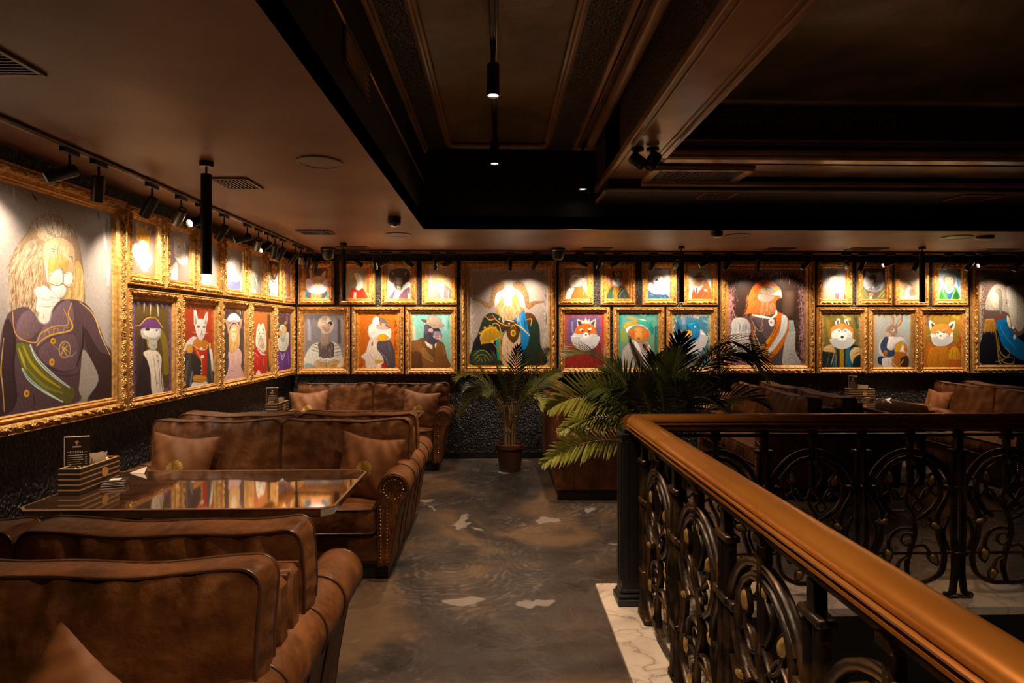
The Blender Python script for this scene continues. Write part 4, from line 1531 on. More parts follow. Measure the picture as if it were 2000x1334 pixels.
# ---------------------------------------------------------------- portraits: a small brush painter into canvas colours
def lin(h):
    if len(h) == 3: h = ''.join(c * 2 for c in h)
    c = np.array([int(h[i:i + 2], 16) for i in (0, 2, 4)]) / 255.0
    return np.where(c <= 0.04045, c / 12.92, ((c + 0.055) / 1.055) ** 2.4)
def homog(q):
    dst = [(0, 0), (1, 0), (1, 1), (0, 1)]; A = []; B = []
    for (x, y), (u, v) in zip(q, dst):
        A.append([x, y, 1, 0, 0, 0, -u * x, -u * y]); B.append(u)
        A.append([0, 0, 0, x, y, 1, -v * x, -v * y]); B.append(v)
    h = np.linalg.solve(np.array(A, float), np.array(B, float)); return np.append(h, 1).reshape(3, 3)
class Painter:
    def __init__(s, W, H, seed):
        s.W, s.H = W * 2, H * 2; s.im = np.zeros((s.H, s.W, 3)); s.rg = np.random.RandomState(seed)
        s.r = random.Random(seed)
    def uv(s, pts):
        q = np.array([(s.ox + x / s.sc, s.oy + y / s.sc, 1.0) for x, y in pts]) @ s.Hm.T
        q = q[:, :2] / q[:, 2:3]; return q * [s.W, s.H]
    def px(s, w, at):    # brush width in crop pixels -> canvas pixels (x and y differ in perspective)
        a = s.uv([at, (at[0] + 1, at[1]), (at[0], at[1] + 1)])
        return w * np.hypot(*(a[1] - a[0])), w * np.hypot(*(a[2] - a[0]))
    def box(s, P, m=2):
        x0 = max(int(P[:, 0].min()) - m, 0); x1 = min(int(P[:, 0].max()) + m + 1, s.W); y0 = max(int(P[:, 1].min()) - m, 0); y1 = min(int(P[:, 1].max()) + m + 1, s.H)
        return x0, x1, y0, y1
    def poly(s, P, col, var=0.13, outline=True):
        x0, x1, y0, y1 = s.box(P)
        if x1 <= x0 or y1 <= y0: return
        X, Y = np.meshgrid(np.arange(x0, x1) + .5, np.arange(y0, y1) + .5); ins = np.zeros(X.shape, bool)
        n = len(P)
        for i in range(n):
            xa, ya = P[i]; xb, yb = P[(i + 1) % n]
            if ya == yb: continue
            c = ((ya > Y) != (yb > Y)) & (X < (xb - xa) * (Y - ya) / (yb - ya) + xa); ins ^= c
        nz = 1 + var * s.field[y0:y1, x0:x1]
        ext = max(x1 - x0, y1 - y0)
        if ext > 22:        # modelling of form in two tones of the same pigment
            nz = nz * (1.16 - .34 * (X - x0) / (x1 - x0)) * (1.05 - .16 * ((Y - y0) / (y1 - y0)) ** 2) * (1 + .05 * np.sin(X * .35 + 2.5 * np.sin(Y * .07) + x0))
        reg = s.im[y0:y1, x0:x1]; reg[ins] = (col[None, :] * nz[ins][:, None])
        if outline and ext > 16:
            s.line(P, max(.55, min(1.5, ext / 90)), col * .38, .62)
    def line(s, P, w, col, al0):
        n = len(P)
        for i in range(n):
            a, b_ = P[i], P[(i + 1) % n]; x0 = max(int(min(a[0], b_[0]) - w - 1), 0); x1 = min(int(max(a[0], b_[0]) + w + 2), s.W); y0 = max(int(min(a[1], b_[1]) - w - 1), 0); y1 = min(int(max(a[1], b_[1]) + w + 2), s.H)
            if x1 <= x0 or y1 <= y0: continue
            X, Y = np.meshgrid(np.arange(x0, x1) + .5, np.arange(y0, y1) + .5); d = b_ - a; L = d @ d + 1e-9
            t_ = np.clip(((X - a[0]) * d[0] + (Y - a[1]) * d[1]) / L, 0, 1); q = np.hypot(X - a[0] - t_ * d[0], Y - a[1] - t_ * d[1])
            al = (np.clip(w + .5 - q, 0, 1) * al0)[..., None]; reg = s.im[y0:y1, x0:x1]; reg[:] = np.minimum(reg, reg * (1 - al) + col * al)
    def ell(s, c, rx, ry, rot, col):
        a = np.linspace(0, 2 * PI, 28, endpoint=False); cr, sr = math.cos(math.radians(rot)), math.sin(math.radians(rot))
        s.poly(s.uv([(c[0] + rx * math.cos(t) * cr - ry * math.sin(t) * sr, c[1] + rx * math.cos(t) * sr + ry * math.sin(t) * cr) for t in a]), col)
    def stroke(s, pts, w, col, taper=True, soft=0.0):
        Q = [(p[0], p[1]) for p in smooth_line([(x, y, 0) for x, y in pts], 5)]
        if len(Q) < 2: Q = Q * 2
        wx, wy = s.px(w / 2, Q[len(Q) // 2]); U = s.uv(Q); x0, x1, y0, y1 = s.box(U, int(max(wx, wy)) + 2)
        if x1 <= x0 or y1 <= y0: return
        X, Y = np.meshgrid(np.arange(x0, x1) + .5, np.arange(y0, y1) + .5); wx = max(wx, .55); wy = max(wy, .55)
        best = np.full(X.shape, 1e9); n = len(U)
        for i in range(n - 1):
            ax, ay = U[i][0] / wx, U[i][1] / wy; bx, by = U[i + 1][0] / wx, U[i + 1][1] / wy
            dx, dy = bx - ax, by - ay; L = dx * dx + dy * dy + 1e-9
            t_ = np.clip(((X / wx - ax) * dx + (Y / wy - ay) * dy) / L, 0, 1)
            f = (i + t_) / (n - 1); k = (0.35 + 0.65 * np.sin(PI * np.clip(f, .08, .92))) if taper else 1.0
            best = np.minimum(best, np.hypot(X / wx - ax - t_ * dx, Y / wy - ay - t_ * dy) / k)
        edge = max(0.35, soft); al = np.clip((1 + edge / 2 - best) / edge, 0, 1)[..., None]
        reg = s.im[y0:y1, x0:x1]; nz = (1 + .06 * s.field[y0:y1, x0:x1])[..., None]
        reg[:] = reg * (1 - al) + col * nz * al
def paint(spec, W, H, seed):
    p = Painter(W, H, seed); rg = p.rg; p.ox = p.oy = 0.0; p.sc = 1.0
    low = rg.randn(p.H // 6 + 2, p.W // 2 + 2)
    yy = np.linspace(0, low.shape[0] - 1.01, p.H); xx = np.linspace(0, low.shape[1] - 1.01, p.W)
    yi = yy.astype(int); xi = xx.astype(int); fy = (yy - yi)[:, None]; fx = (xx - xi)[None, :]
    g = lambda a, b: low[np.ix_(yi + a, xi + b)]
    p.field = np.clip(g(0, 0) * (1 - fy) * (1 - fx) + g(1, 0) * fy * (1 - fx) + g(0, 1) * (1 - fy) * fx + g(1, 1) * fy * fx, -2, 2)
    C = lambda a: [tuple(float(q) for q in z.split(',')) for z in a]
    for ln in spec:
        k = ln.split()
        if not k: continue
        op = k[0]
        if op == 'o': p.ox, p.oy, p.sc = float(k[1]), float(k[2]), float(k[3])
        elif op == 'c':
            q = C(k[1:])
            if len(q) == 2: (a, b_), (c, d) = q; q = [(a, b_), (c, b_), (c, d), (a, d)]
            p.quad = [(p.ox + x / p.sc, p.oy + y / p.sc) for x, y in q]; p.Hm = homog(p.quad)
        elif op == 'B':
            a, b_ = lin(k[1]), lin(k[2]); f = np.linspace(0, 1, p.H)[:, None, None]
            p.im[:] = (a * (1 - f) + b_ * f) * (1 + float(k[3]) / 110 * p.field[..., None])
        elif op == 'E':
            col = lin(k[1]); amt = float(k[3]); u = (np.arange(p.W) + .5) / p.W; v_ = (np.arange(p.H) + .5) / p.H
            d = np.minimum(np.minimum(u, 1 - u)[None, :], np.minimum(v_, 1 - v_)[:, None] * p.H / p.W)
            al = np.clip((amt * (0.9 + 0.75 * p.field) - d) / .02, 0, .8)[..., None]
            p.im[:] = p.im * (1 - al) + col * (1 + .25 * rg.randn(*p.field.shape)[..., None] * .5) * al
        elif op in 'pP':
            pts = C(k[2:])
            if op == 'p': pts = [(q.x, q.y) for q in smooth_line([(x, y, 0) for x, y in pts], 4, True)]
            p.poly(p.uv(pts), lin(k[1]))
        elif op == 'e':
            if ',' in k[2]: c = C([k[2]])[0]; p.ell(c, float(k[3]), float(k[4]), float(k[5]) if len(k) > 5 else 0, lin(k[1]))
            else: pts = C(k[3:]); p.stroke(pts, float(k[2]), lin(k[1]))
        elif op == 's':
            wd = float(k[2]); pts = C(k[3:]); p.stroke(pts, wd, lin(k[1]), taper=wd < 30, soft=1.2 if wd >= 40 and len(pts) == 2 else 0)
        elif op == 'h':      # hair: short strokes of two tones inside a polygon
            c1, c2 = lin(k[1]), lin(k[2]); n = int(k[3]); ln_ = float(k[4]); ang = float(k[5]); spd = float(k[6]); pts = C(k[7:])
            xs = [q[0] for q in pts]; ys = [q[1] for q in pts]; cnt = tries = 0
            while cnt < n and tries < n * 12:
                tries += 1; x = p.r.uniform(min(xs), max(xs)); y = p.r.uniform(min(ys), max(ys)); ins = False
                for i in range(len(pts)):
                    (xa, ya), (xb, yb) = pts[i], pts[(i + 1) % len(pts)]
                    if (ya > y) != (yb > y) and x < (xb - xa) * (y - ya) / (yb - ya) + xa: ins = not ins
                if not ins: continue
                cnt += 1; a = math.radians(ang + p.r.uniform(-spd, spd)); f = p.r.random(); L = ln_ * p.r.uniform(.6, 1.2)
                mid = (x + math.cos(a) * L / 2 + p.r.uniform(-.08, .08) * L, y + math.sin(a) * L / 2)
                p.stroke([(x, y), mid, (x + math.cos(a) * L, y + math.sin(a) * L)], max(ln_ * .055, 2.2) * p.r.uniform(.7, 1.4), c1 * (1 - f) + c2 * f)
        elif op == 'r':      # ruff: pleats fanning out between two radii
            c1, c2 = lin(k[1]), lin(k[2]); c = C([k[3]])[0]; r0, r1, sq, a0, a1 = [float(z) for z in k[4:9]]; n = int(k[9])
            for i in range(n):
                a = math.radians(a0 + (a1 - a0) * (i + .5) / n); wd = (r1 * math.radians(abs(a1 - a0)) / n) * .5
                for cc, da, ww in ((c1 * .45, -.4, wd * 1.1), (c2, .1, wd)):
                    b_ = a + da * math.radians(abs(a1 - a0)) / n
                    p.stroke([(c[0] + math.cos(b_) * r0, c[1] + math.sin(b_) * r0 * sq), (c[0] + math.cos(b_) * r1, c[1] + math.sin(b_) * r1 * sq)], ww, cc, taper=False)
    im = p.im.reshape(H, 2, W, 2, 3).mean(axis=(1, 3)); return np.clip(im, 0, 1)

SPECS = {}; _cur = None
for _l in PAINT.split('\n'):
    _l = _l.strip()
    if _l.startswith('@'): _cur = _l[1:]; SPECS[_cur] = []
    elif _l and _cur: SPECS[_cur].append(_l)

CANV = bpy.data.materials.new('painted_canvas'); CANV.use_nodes = True
t = NT(CANV); at = t.N('ShaderNodeAttribute'); at.attribute_name = 'paint'; t.L(at.outputs['Color'], t.b.inputs['Base Color'])
t.b.inputs['Roughness'].default_value = 0.42; t.b.inputs['Specular IOR Level'].default_value = 0.35
tc = t.N('ShaderNodeTexCoord').outputs['Object']; n1 = t.N('ShaderNodeTexNoise', Scale=70.0, Detail=4.0); t.L(tc, n1.inputs['Vector'])
t.L(t.bump(n1.outputs[0], 0.0012), t.b.inputs['Normal'])

def canvas(name, w, h, y, res, parent, z0):
    W = max(8, int(w * res)); H = max(8, int(h * res)); im = paint(SPECS[name], W, H, sum(map(ord, name)))
    me = bpy.data.meshes.new('canvas'); nx, nz = W, H
    xs = np.linspace(-w / 2, w / 2, nx); zs = np.linspace(z0 + h, z0, nz)
    X, Z = np.meshgrid(xs, zs); co = np.stack([X, np.full_like(X, y), Z], -1).reshape(-1, 3).astype(np.float32)
    i = (np.arange(nz - 1)[:, None] * nx + np.arange(nx - 1)[None, :]).ravel()
    fc = np.stack([i, i + nx, i + nx + 1, i + 1], -1).astype(np.int32)
    me.vertices.add(len(co)); me.vertices.foreach_set('co', co.ravel()); me.loops.add(fc.size); me.loops.foreach_set('vertex_index', fc.ravel())
    me.polygons.add(len(fc)); me.polygons.foreach_set('loop_start', np.arange(0, fc.size, 4, dtype=np.int32)); me.polygons.foreach_set('loop_total', np.full(len(fc), 4, np.int32))
    me.update(); me.validate()
    ca = me.color_attributes.new('paint', 'FLOAT_COLOR', 'POINT')
    ca.data.foreach_set('color', np.concatenate([im.reshape(-1, 3), np.ones((W * H, 1))], 1).astype(np.float32).ravel())
    me.materials.append(CANV); o = bpy.data.objects.new('canvas', me); COL.objects.link(o); o.parent = parent
    return o

FRAMES = {}
def frame_mesh(w, h, fw, dep, seg):
    """moulded gilt frame: mitred sweep with a carved band; x across, z up from 0, front towards -y"""
    key = (round(w, 3), round(h, 3), fw)
    if key in FRAMES: return FRAMES[key]
    prof = [(0, 0, 0), (0, .55, 0), (.03, .8, 0), (.08, .95, 0), (.13, .86, 0), (.16, .72, 0), (.20, .80, 1), (.27, .93, 2), (.35, 1.0, 2), (.43, .93, 2), (.50, .78, 1), (.54, .62, 0),
            (.60, .48, 0), (.68, .44, 0), (.72, .56, 0), (.77, .62, 0), (.82, .54, 0), (.86, .40, 0), (.92, .40, 3), (.97, .34, 0), (1, .2, 0), (1, .05, 0)]
    vs = []; fs = []; ms = []; cs = [(-w / 2, 0), (w / 2, 0), (w / 2, h), (-w / 2, h)]; NP = len(prof)
    for k in range(4):
        (xa, za), (xb, zb) = cs[k], cs[(k + 1) % 4]; L = math.hypot(xb - xa, zb - za); dx, dz = (xb - xa) / L, (zb - za) / L; nx, nz = -dz, dx
        n = max(4, int(L / seg)); base = len(vs)
        for i in range(n + 1):
            f = i / n
            for j, (tt, d, c) in enumerate(prof):
                o = tt * fw; s_ = o + (L - 2 * o) * f; ss = s_ / fw
                e = 0.0
                if c == 2: e = .20 * math.sin(ss * 7.5 + (tt - .35) * 22) * math.cos((tt - .35) * 14) + .10 * math.sin(ss * 17 - tt * 40)
                elif c == 1: e = .08 * math.sin(ss * 15)
                elif c == 3: e = .10 * abs(math.sin(ss * 20))
                D = dep * (d + e)
                vs.append((xa + dx * s_ + nx * o, -D, za + dz * s_ + nz * o))
        for i in range(n):
            for j in range(NP - 1):
                a = base + i * NP + j; fs.append((a, a + 1, a + NP + 1, a + NP)); ms.append(1 if prof[j][2] in (1, 2) and prof[j + 1][2] in (1, 2) else 0)
    me = bpy.data.meshes.new('frame'); me.from_pydata(vs, [], fs)
    me.materials.append(M['gilt']); me.materials.append(M['gilt_carved']); me.polygons.foreach_set('material_index', ms)
    import bmesh as _b
    bm = _b.new(); bm.from_mesh(me); _b.ops.recalc_face_normals(bm, faces=bm.faces[:]); bm.to_mesh(me); bm.free()
    me.polygons.foreach_set('use_smooth', [True] * len(me.polygons)); me.set_sharp_from_angle(angle=math.radians(50)); me.update()
    FRAMES[key] = me; return me

ZB, ZM1, ZM2, ZT = 1.055, 1.888, 1.918, 2.455
def hang(name, label, group, wall, c, w, z0, h, fw, dep=.05, res=150):
    if wall == 'back': loc = (c, WY - .002, z0); rz = 0
    else: loc = (WX + .002, c, z0); rz = PI / 2
    t_ = empty('framed_painting', loc, rz, label, 'painting', group)
    f = bpy.data.objects.new('frame', frame_mesh(w, h, fw, dep, .012 if fw > .085 else .011)); COL.objects.link(f); f.parent = t_
    b = MB(); b.box(-w / 2 + fw * .3, w / 2 - fw * .3, -.012, -.0005, fw * .3, h - fw * .3); b.build('backing_board', M['black'], t_)
    canvas(name, w - 2 * fw + .006, h - 2 * fw + .006, -.014, res, t_, fw - .003)
    return t_
GS, GL, GB = 'small portraits in the upper row', 'medium portraits in the lower row', 'large portraits hung full height'
back_small = [('caracal', 583, 651, 'big-eared cat in a lilac ruff, first on the back wall'), ('goose', 663, 732, 'white goose in a red coat'), ('bull', 744, 813, 'dark horned bull in a white cape'),
    ('hatcat', 824, 892, 'cat with a yellow hat, grey suit and bow tie'), ('sheep', 1091.5, 1159, 'curly sheep in an orange coat'), ('shakocat', 1173, 1242, 'white cat in a tall fur hat'),
    ('finch', 1253.5, 1323, 'white long-beaked bird in a ruff'), ('walrus', 1336, 1401.5, 'pipe-smoking animal in a brown hat'), ('washed', 1599, 1663.6, 'grey animal with red sash, glare painted in'),  # washed-out portraits: lamp glare is mixed into their pale colours
    ('lynx', 1674.5, 1744, 'grey cat with a spotted collar'), ('horse', 1748, 1815, 'pale animal in a cream scarf'), ('monkey', 1824.6, 1891, 'monkey in a green jacket on blue')]
back_med = [('ostrich', 582, 681, 'grey ostrich in striped sleeves'), ('harpy', 687, 788, 'crested eagle with gold epaulette on orange'), ('boar', 792, 892, 'boar with eyepatch and brown hat'),
    ('fox', 1091.5, 1192, 'red fox wearing a small crown'), ('spaniel', 1197, 1299, 'orange dog in a feathered hat'), ('duck', 1302, 1402, 'blue-headed duck in a white ruff'),
    ('husky', 1597, 1694, 'ginger husky in a ruff and dark coat'), ('rabbit', 1697, 1794, 'brown rabbit in a blue waistcoat'), ('redpanda', 1796, 1891, 'red panda in an orange doublet')]
back_big = [('ram', 900, 1086.7, 'long-horned white ram in a blue and green cloak'), ('eagle', 1408, 1591.6, 'orange-headed eagle in an officer coat'), ('elephant', 1895, 2084, 'white elephant with a bright blue sash')]
left_small = [('tabby', 4.05, 4.49, 'yellow tabby cat in a white ruff'), ('donkey', 4.51, 4.97, 'pale crowned animal in profile, glare painted in'), ('owl', 4.985, 5.44, 'pale animal half hidden by the black tube lamp'),  # lamp glare on these upper portraits is painted as paler pigment
    ('wolf', 5.455, 5.965, 'pale animal in a blue coat, lamp glare painted in'), ('goat', 5.975, 6.44, 'grey goat in pale robes'), ('tiger', 6.45, 6.93, 'tiger in a striped ruff'), ('tigercub', 6.945, 7.32, 'small orange tiger on lilac, next to the corner')]
left_med = [('weasel', 4.05, 4.705, 'white animal in a purple three-cornered hat'), ('sphynx', 4.72, 5.385, 'hairless cat in a red and navy uniform'), ('hound', 5.40, 6.03, 'long-haired dog in a pink dress and white crown'),
    ('shihtzu', 6.04, 6.70, 'bearded dog in a red dress with pearls'), ('cheetah', 6.71, 7.33, 'spotted cat in a purple dress with white ruff')]
PICS = {}
for nm, a, b_, d in back_small:
    x0, x1 = XY(a, WY - .04), XY(b_, WY - .04); PICS[nm] = hang(nm, 'small gilt-framed portrait: ' + d, GS, 'back', (x0 + x1) / 2, .437, ZM2, ZT - ZM2, .078, res=205)
for nm, a, b_, d in back_med:
    x0, x1 = XY(a, WY - .04), XY(b_, WY - .04); PICS[nm] = hang(nm, 'gilt-framed portrait: ' + d, GL, 'back', (x0 + x1) / 2, .64, ZB, ZM1 - ZB, .076, res=205)
for nm, a, b_, d in back_big:
    x0, x1 = XY(a, WY - .04), XY(b_, WY - .04); PICS[nm] = hang(nm, 'large gilt-framed portrait: ' + d, GB, 'back', (x0 + x1) / 2, 1.19, ZB, ZT - ZB + .01, .105, .06, res=205)
for nm, a, b_, d in left_small: PICS[nm] = hang(nm, 'small gilt-framed portrait: ' + d, GS, 'left', (a + b_) / 2, b_ - a, ZM2, ZT - ZM2, .078, res=250)
for nm, a, b_, d in left_med: PICS[nm] = hang(nm, 'gilt-framed portrait: ' + d, GL, 'left', (a + b_) / 2, b_ - a, ZB, ZM1 - ZB, .076, res=250)
PICS['lion'] = hang('lion', 'large gilt-framed portrait: lion in a purple military coat on the left wall', GB, 'left', 3.43, 1.19, ZB, ZT - ZB + .01, .105, .06, res=330)
# ---------------------------------------------------------------- sofas, cushions, tables
def rrect(u, v, W, H, r):
    s_ = max(abs(u), abs(v))
    if s_ < 1e-6: return 0.0, 0.0, 0.0
    bx, bz = u / s_ * W / 2, v / s_ * H / 2; cx, cz = W / 2 - r, H / 2 - r
    if abs(bx) > cx and abs(bz) > cz:
        dx, dz = abs(bx) - cx, abs(bz) - cz; L = math.hypot(dx, dz)
        if L > 1e-9: bx = math.copysign(cx + dx / L * r, bx); bz = math.copysign(cz + dz / L * r, bz)
    return bx * s_, bz * s_, s_
def cushion(name, W, H, T, puff, parent, M4, seed=0, r=.05, pleat=.006, sag=.012, n=34, m=24, wave=.004):
    """box cushion: domed faces, gathered border and a corded seam front and back; width x, height z, front -y"""
    R = random.Random(seed); ph = [R.uniform(0, 6.28) for _ in range(8)]
    def edge(x, z):
        zz = z
        if z > 0: zz += sag * ((2 * x / W) ** 2 - .6) * (2 * z / H) + wave * math.sin(x * 15 + ph[0]) * (2 * z / H) ** 2
        xx = x + wave * math.sin(z * 17 + ph[1]) * (2 * abs(x) / W) ** 2
        return xx, zz
    def face(sg):
        def f(a, b):
            u, v = 2 * a - 1, 2 * b - 1; x, z, s_ = rrect(u, v, W, H, r)
            d = puff * (1 - s_ ** 3.0); k = 1 - s_ ** 10
            top = math.exp(-(1 - v) / .45) if v > -1 else 0; side = math.exp(-(1 - abs(u)) / .25)
            d += k * pleat * (math.sin(x * 48 + ph[2] + 2.2 * math.sin(z * 9 + ph[3])) * top * 1.0 + .7 * math.sin(x * 83 + ph[6]) * top * top + .7 * math.sin(z * 55 + ph[4] + math.sin(x * 11)) * side * .7)
            d += k * pleat * .9 * math.sin(x * 9 + ph[5]) * math.sin(z * 12 + ph[6])
            x, z = edge(x, z); return (x, sg * (T / 2 + d), z)
        return f
    b = MB(); b.grid(face(-1), n, m); b.grid(face(1), n, m, flip=True)
    loop = []
    for k in range(n - 1): loop.append((2 * k / (n - 1) - 1, -1))
    for k in range(m - 1): loop.append((1, 2 * k / (m - 1) - 1))
    for k in range(n - 1): loop.append((1 - 2 * k / (n - 1), 1))
    for k in range(m - 1): loop.append((-1, 1 - 2 * k / (m - 1)))
    rings = []; C = [rrect(u, v, W, H, r)[:2] for u, v in loop]
    for j in range(7):
        tt = j / 6 * 2 - 1; ring = []
        for i, (x, z) in enumerate(C):
            L = math.hypot(x, z); bl = .010 * (1 - tt * tt) + .0035 * (1 - tt * tt) * math.sin(i * 1.9 + 2 * tt + ph[7])
            X, Z = edge(x, z); ring.append((X + x / L * bl, tt * T / 2, Z + z / L * bl))
        rings.append(ring)
    b.ring(rings)
    c = b.build(name, M['leather'], parent, 70); c.matrix_local = M4
    p = MB()
    for sg in (-1, 1): p.tube([(*[edge(x, z)[0]], sg * T / 2, edge(x, z)[1]) for x, z in C], .0062, 6, closed=True)
    p.build('piping', M['piping'], c, 60); return c
def T4(x, y, z, rx=0, ry=0, rz=0):
    return Matrix.Translation((x, y, z)) @ Matrix.Rotation(rz, 4, 'Z') @ Matrix.Rotation(rx, 4, 'X') @ Matrix.Rotation(ry, 4, 'Y')

def arm_profile():
    pts = [(.765, .10), (.765, .30), (.765, .50)]
    for k in range(17):
        a = math.radians(205 - (255) * k / 16); pts.append((.865 + .10 * math.cos(a), .59 + .10 * math.sin(a)))
    return pts + [(.905, .46), (.882, .34), (.862, .22), (.848, .10)]
def make_arm(sx, parent):
    prof = arm_profile(); cx, cz = .82, .42
    def rg(y, k, ins=0.0): 
        out = []
        for x, z in prof:
            dx, dz = x - (.865 if z > .48 else .81), z - (.59 if z > .48 else z); L = math.hypot(dx, dz) or 1
            out.append((sx * (x + dx * k - dx / L * ins), y, z + dz * k - dz / L * ins))
        return out
    rings = [rg(-.333, 0, .022), rg(-.341, 0, .012), rg(-.336, 0, .003), rg(-.325, 0)]
    for k in range(1, 23):
        y = -.325 + .665 * k / 22; e = .012 * math.sin(y * 22) + .012 * math.sin(y * 9 + 1); e += -.05 * math.exp(-((y + .06) / .02) ** 2) - .05 * math.exp(-((y - .17) / .02) ** 2)
        rings.append(rg(y, e))
    b = MB(); b.ring(rings, caps=True); a = b.build('arm', M['leather'], parent, 50)
    p = MB(); p.tube([Vector(q) + Vector((0, .0, 0)) for q in rg(-.334, 0, .004)], .006, 6)
    for y in (-.06, .17): p.tube([(x, y, z) for x, _, z in rg(y, .0, .0)], .0045, 6)
    p.build('piping', M['piping'], a, 60)
    nb = MB()
    for x in (.785, .825):
        for k in range(16):
            z = .13 + k * .0235
            nb.lathe([(.0055, 0), (.0045, .003), (.001, .0045)], 8, M=Matrix.Translation((sx * x, -.339, z)) @ Matrix.Rotation(PI / 2, 4, 'X'))
    for k in range(18):
        an = 2 * PI * k / 18; nb.lathe([(.005, 0), (.004, .003), (.001, .004)], 8, M=Matrix.Translation((sx * (.865 + .062 * math.cos(an)), -.340, .59 + .062 * math.sin(an))) @ Matrix.Rotation(PI / 2, 4, 'X'))
    nb.build('nail_trim', M['nail'], a, 60)
    return a
def make_sofa():
    s = empty('sofa'); 
    b = MB(); b.box(-.80, .80, -.30, .33, .10, .30, .012); b.box(-.80, .80, -.312, -.29, .12, .29, .01); b.build('base', M['leather'], s, 40)
    b = MB(); b.box(-.82, .82, -.27, .31, 0.0, .10, .004); b.build('plinth', M['plinth'], s)
    b = MB(); b.box(-.83, .83, .245, .335, .12, .62, .012); b.box(-.90, .90, .245, .335, .60, .865, .018)
    b.tube([(-.895, .248, .86), (.895, .248, .86)], .006, 6); b.tube([(-.895, .332, .86), (.895, .332, .86)], .006, 6)
    b.build('back_frame', M['leather'], s, 40)
    for i, x in enumerate((-.378, .378)):
        cushion('seat_cushion', .75, .47, .15, .018, s, T4(x, -.10, .385, rx=-PI / 2), seed=3 + i, r=.045, pleat=.003, sag=0)
    for i, x in enumerate((-.452, .452)):
        cushion('back_cushion', .895, .51, .125, .030, s, T4(x, .155, .705, rx=math.radians(-4)), seed=11 + i, r=.055, pleat=.0125, sag=.022, n=56, m=30)
    for sx in (-1, 1): make_arm(sx, s)
    return s
SOFA_D = [((-1.53, 1.46), 0, 'brown suede sofa nearest the camera, seat facing it, bottom left corner'),
          ((-1.53, 2.14), PI, 'brown sofa behind the nearest one, its back to it, before the glossy table'),
          ((-1.53, 4.09), 0, 'brown sofa with two crested pillows behind the nearest glossy table'),
          ((-1.53, 4.77), PI, 'brown sofa facing the back wall, back to back with the pillow sofa'),
          ((-1.50, 7.00), 0, 'brown sofa against the back wall in the left corner, below ostrich portrait'),
          ((.88, 6.36), PI / 2, 'brown sofa end behind the palm, right beside the aisle'),
          ((2.80, 6.36), -PI / 2, 'brown sofa right of the large palm, below the eagle portrait, facing left'),
          ((3.48, 6.36), PI / 2, 'brown sofa facing right, back to back with sofa below eagle portrait'),
          ((5.36, 6.36), -PI / 2, 'brown sofa right of the far right table, facing left'),
          ((6.04, 6.36), PI / 2, 'brown sofa at the far right edge, behind the last table sofa')]
GSOFA = 'brown rolled-arm booth sofas'
proto = make_sofa(); SOFAS = []
for i, ((x, y), rz, lab) in enumerate(SOFA_D):
    if i == 0: o = proto; o.location = (x, y, 0); o.rotation_euler = (0, 0, rz); tag(o, lab, 'sofa', GSOFA)
    else: o = copy_tree(proto, (x, y, 0), rz, lab); o['category'] = 'sofa'; o['group'] = GSOFA
    SOFAS.append(o)

def make_pillow():
    A, T = .225, .08; b = MB(); N = 54
    def f(sg):
        def g(a, c):
            u, v = 2 * a - 1, 2 * c - 1; k = (max(0, 1 - u * u) ** .62) * (max(0, 1 - v * v) ** .62)
            x = A * u * (1 - .13 * (1 - v * v) ** 1.5); z = A * v * (1 - .13 * (1 - u * u) ** 1.5)
            wv = .006 * math.sin(9 * u + 5 * v) * k + .0025 * math.sin(22 * u * v + 3 * u) * (1 - k) * min(1, k * 5)
            return (x, sg * (T * k + wv * (k > 0.01)), z + A)
        return g
    b.grid(f(-1), N, N); n0 = len(b.f); b.grid(f(1), N, N, flip=True)
    for i, fc in enumerate(b.f[:n0]):
        c = [sum(b.v[j][q] for j in fc) / 4 for q in (0, 2)]
        if math.hypot(c[0], c[1] - A * .95) < .058: b.m[i] = 1
    return b.build('throw_pillow', [M['pillow'], M['crest']], None, 60)
pl = make_pillow()
PIL = [((-2.17, 3.985, .452), (-.25, .08, .0), 'brown crested pillow on the left seat of the sofa behind the near table'),
       ((-.92, 3.975, .445), (-.25, .12, -.15), 'brown crested pillow at the right arm of the sofa behind the near table'),
       ((-2.20, 6.89, .45), (-.25, -.05, .1), 'brown pillow at the left end of the back wall sofa'),
       ((-.95, 6.88, .45), (-.25, .1, -.15), 'brown pillow at the right end of the back wall sofa'),
       ((-1.12, 1.34, .41), (-.24, .60, -.05), 'brown pillow tilted on the nearest sofa, bottom left foreground'),
       ((2.61, 6.98, .45), (-.25, 0, -PI / 2), 'brown pillow on the sofa below the eagle portrait, near the wall'),
       ((3.67, 5.95, .45), (-.25, 0, PI / 2 + .1), 'brown pillow on the seat left of the far right table'),
       ((5.17, 6.92, .45), (-.25, 0, -PI / 2 - .1), 'brown pillow beside the wall on the far right table sofa')]
GP = 'throw pillows with round gold crest'
for i, (l, r_, lab) in enumerate(PIL):
    o = pl if i == 0 else pl.copy()
    if i: COL.objects.link(o)
    o.location = l; o.rotation_euler = r_; tag(o, lab, 'pillow', GP)

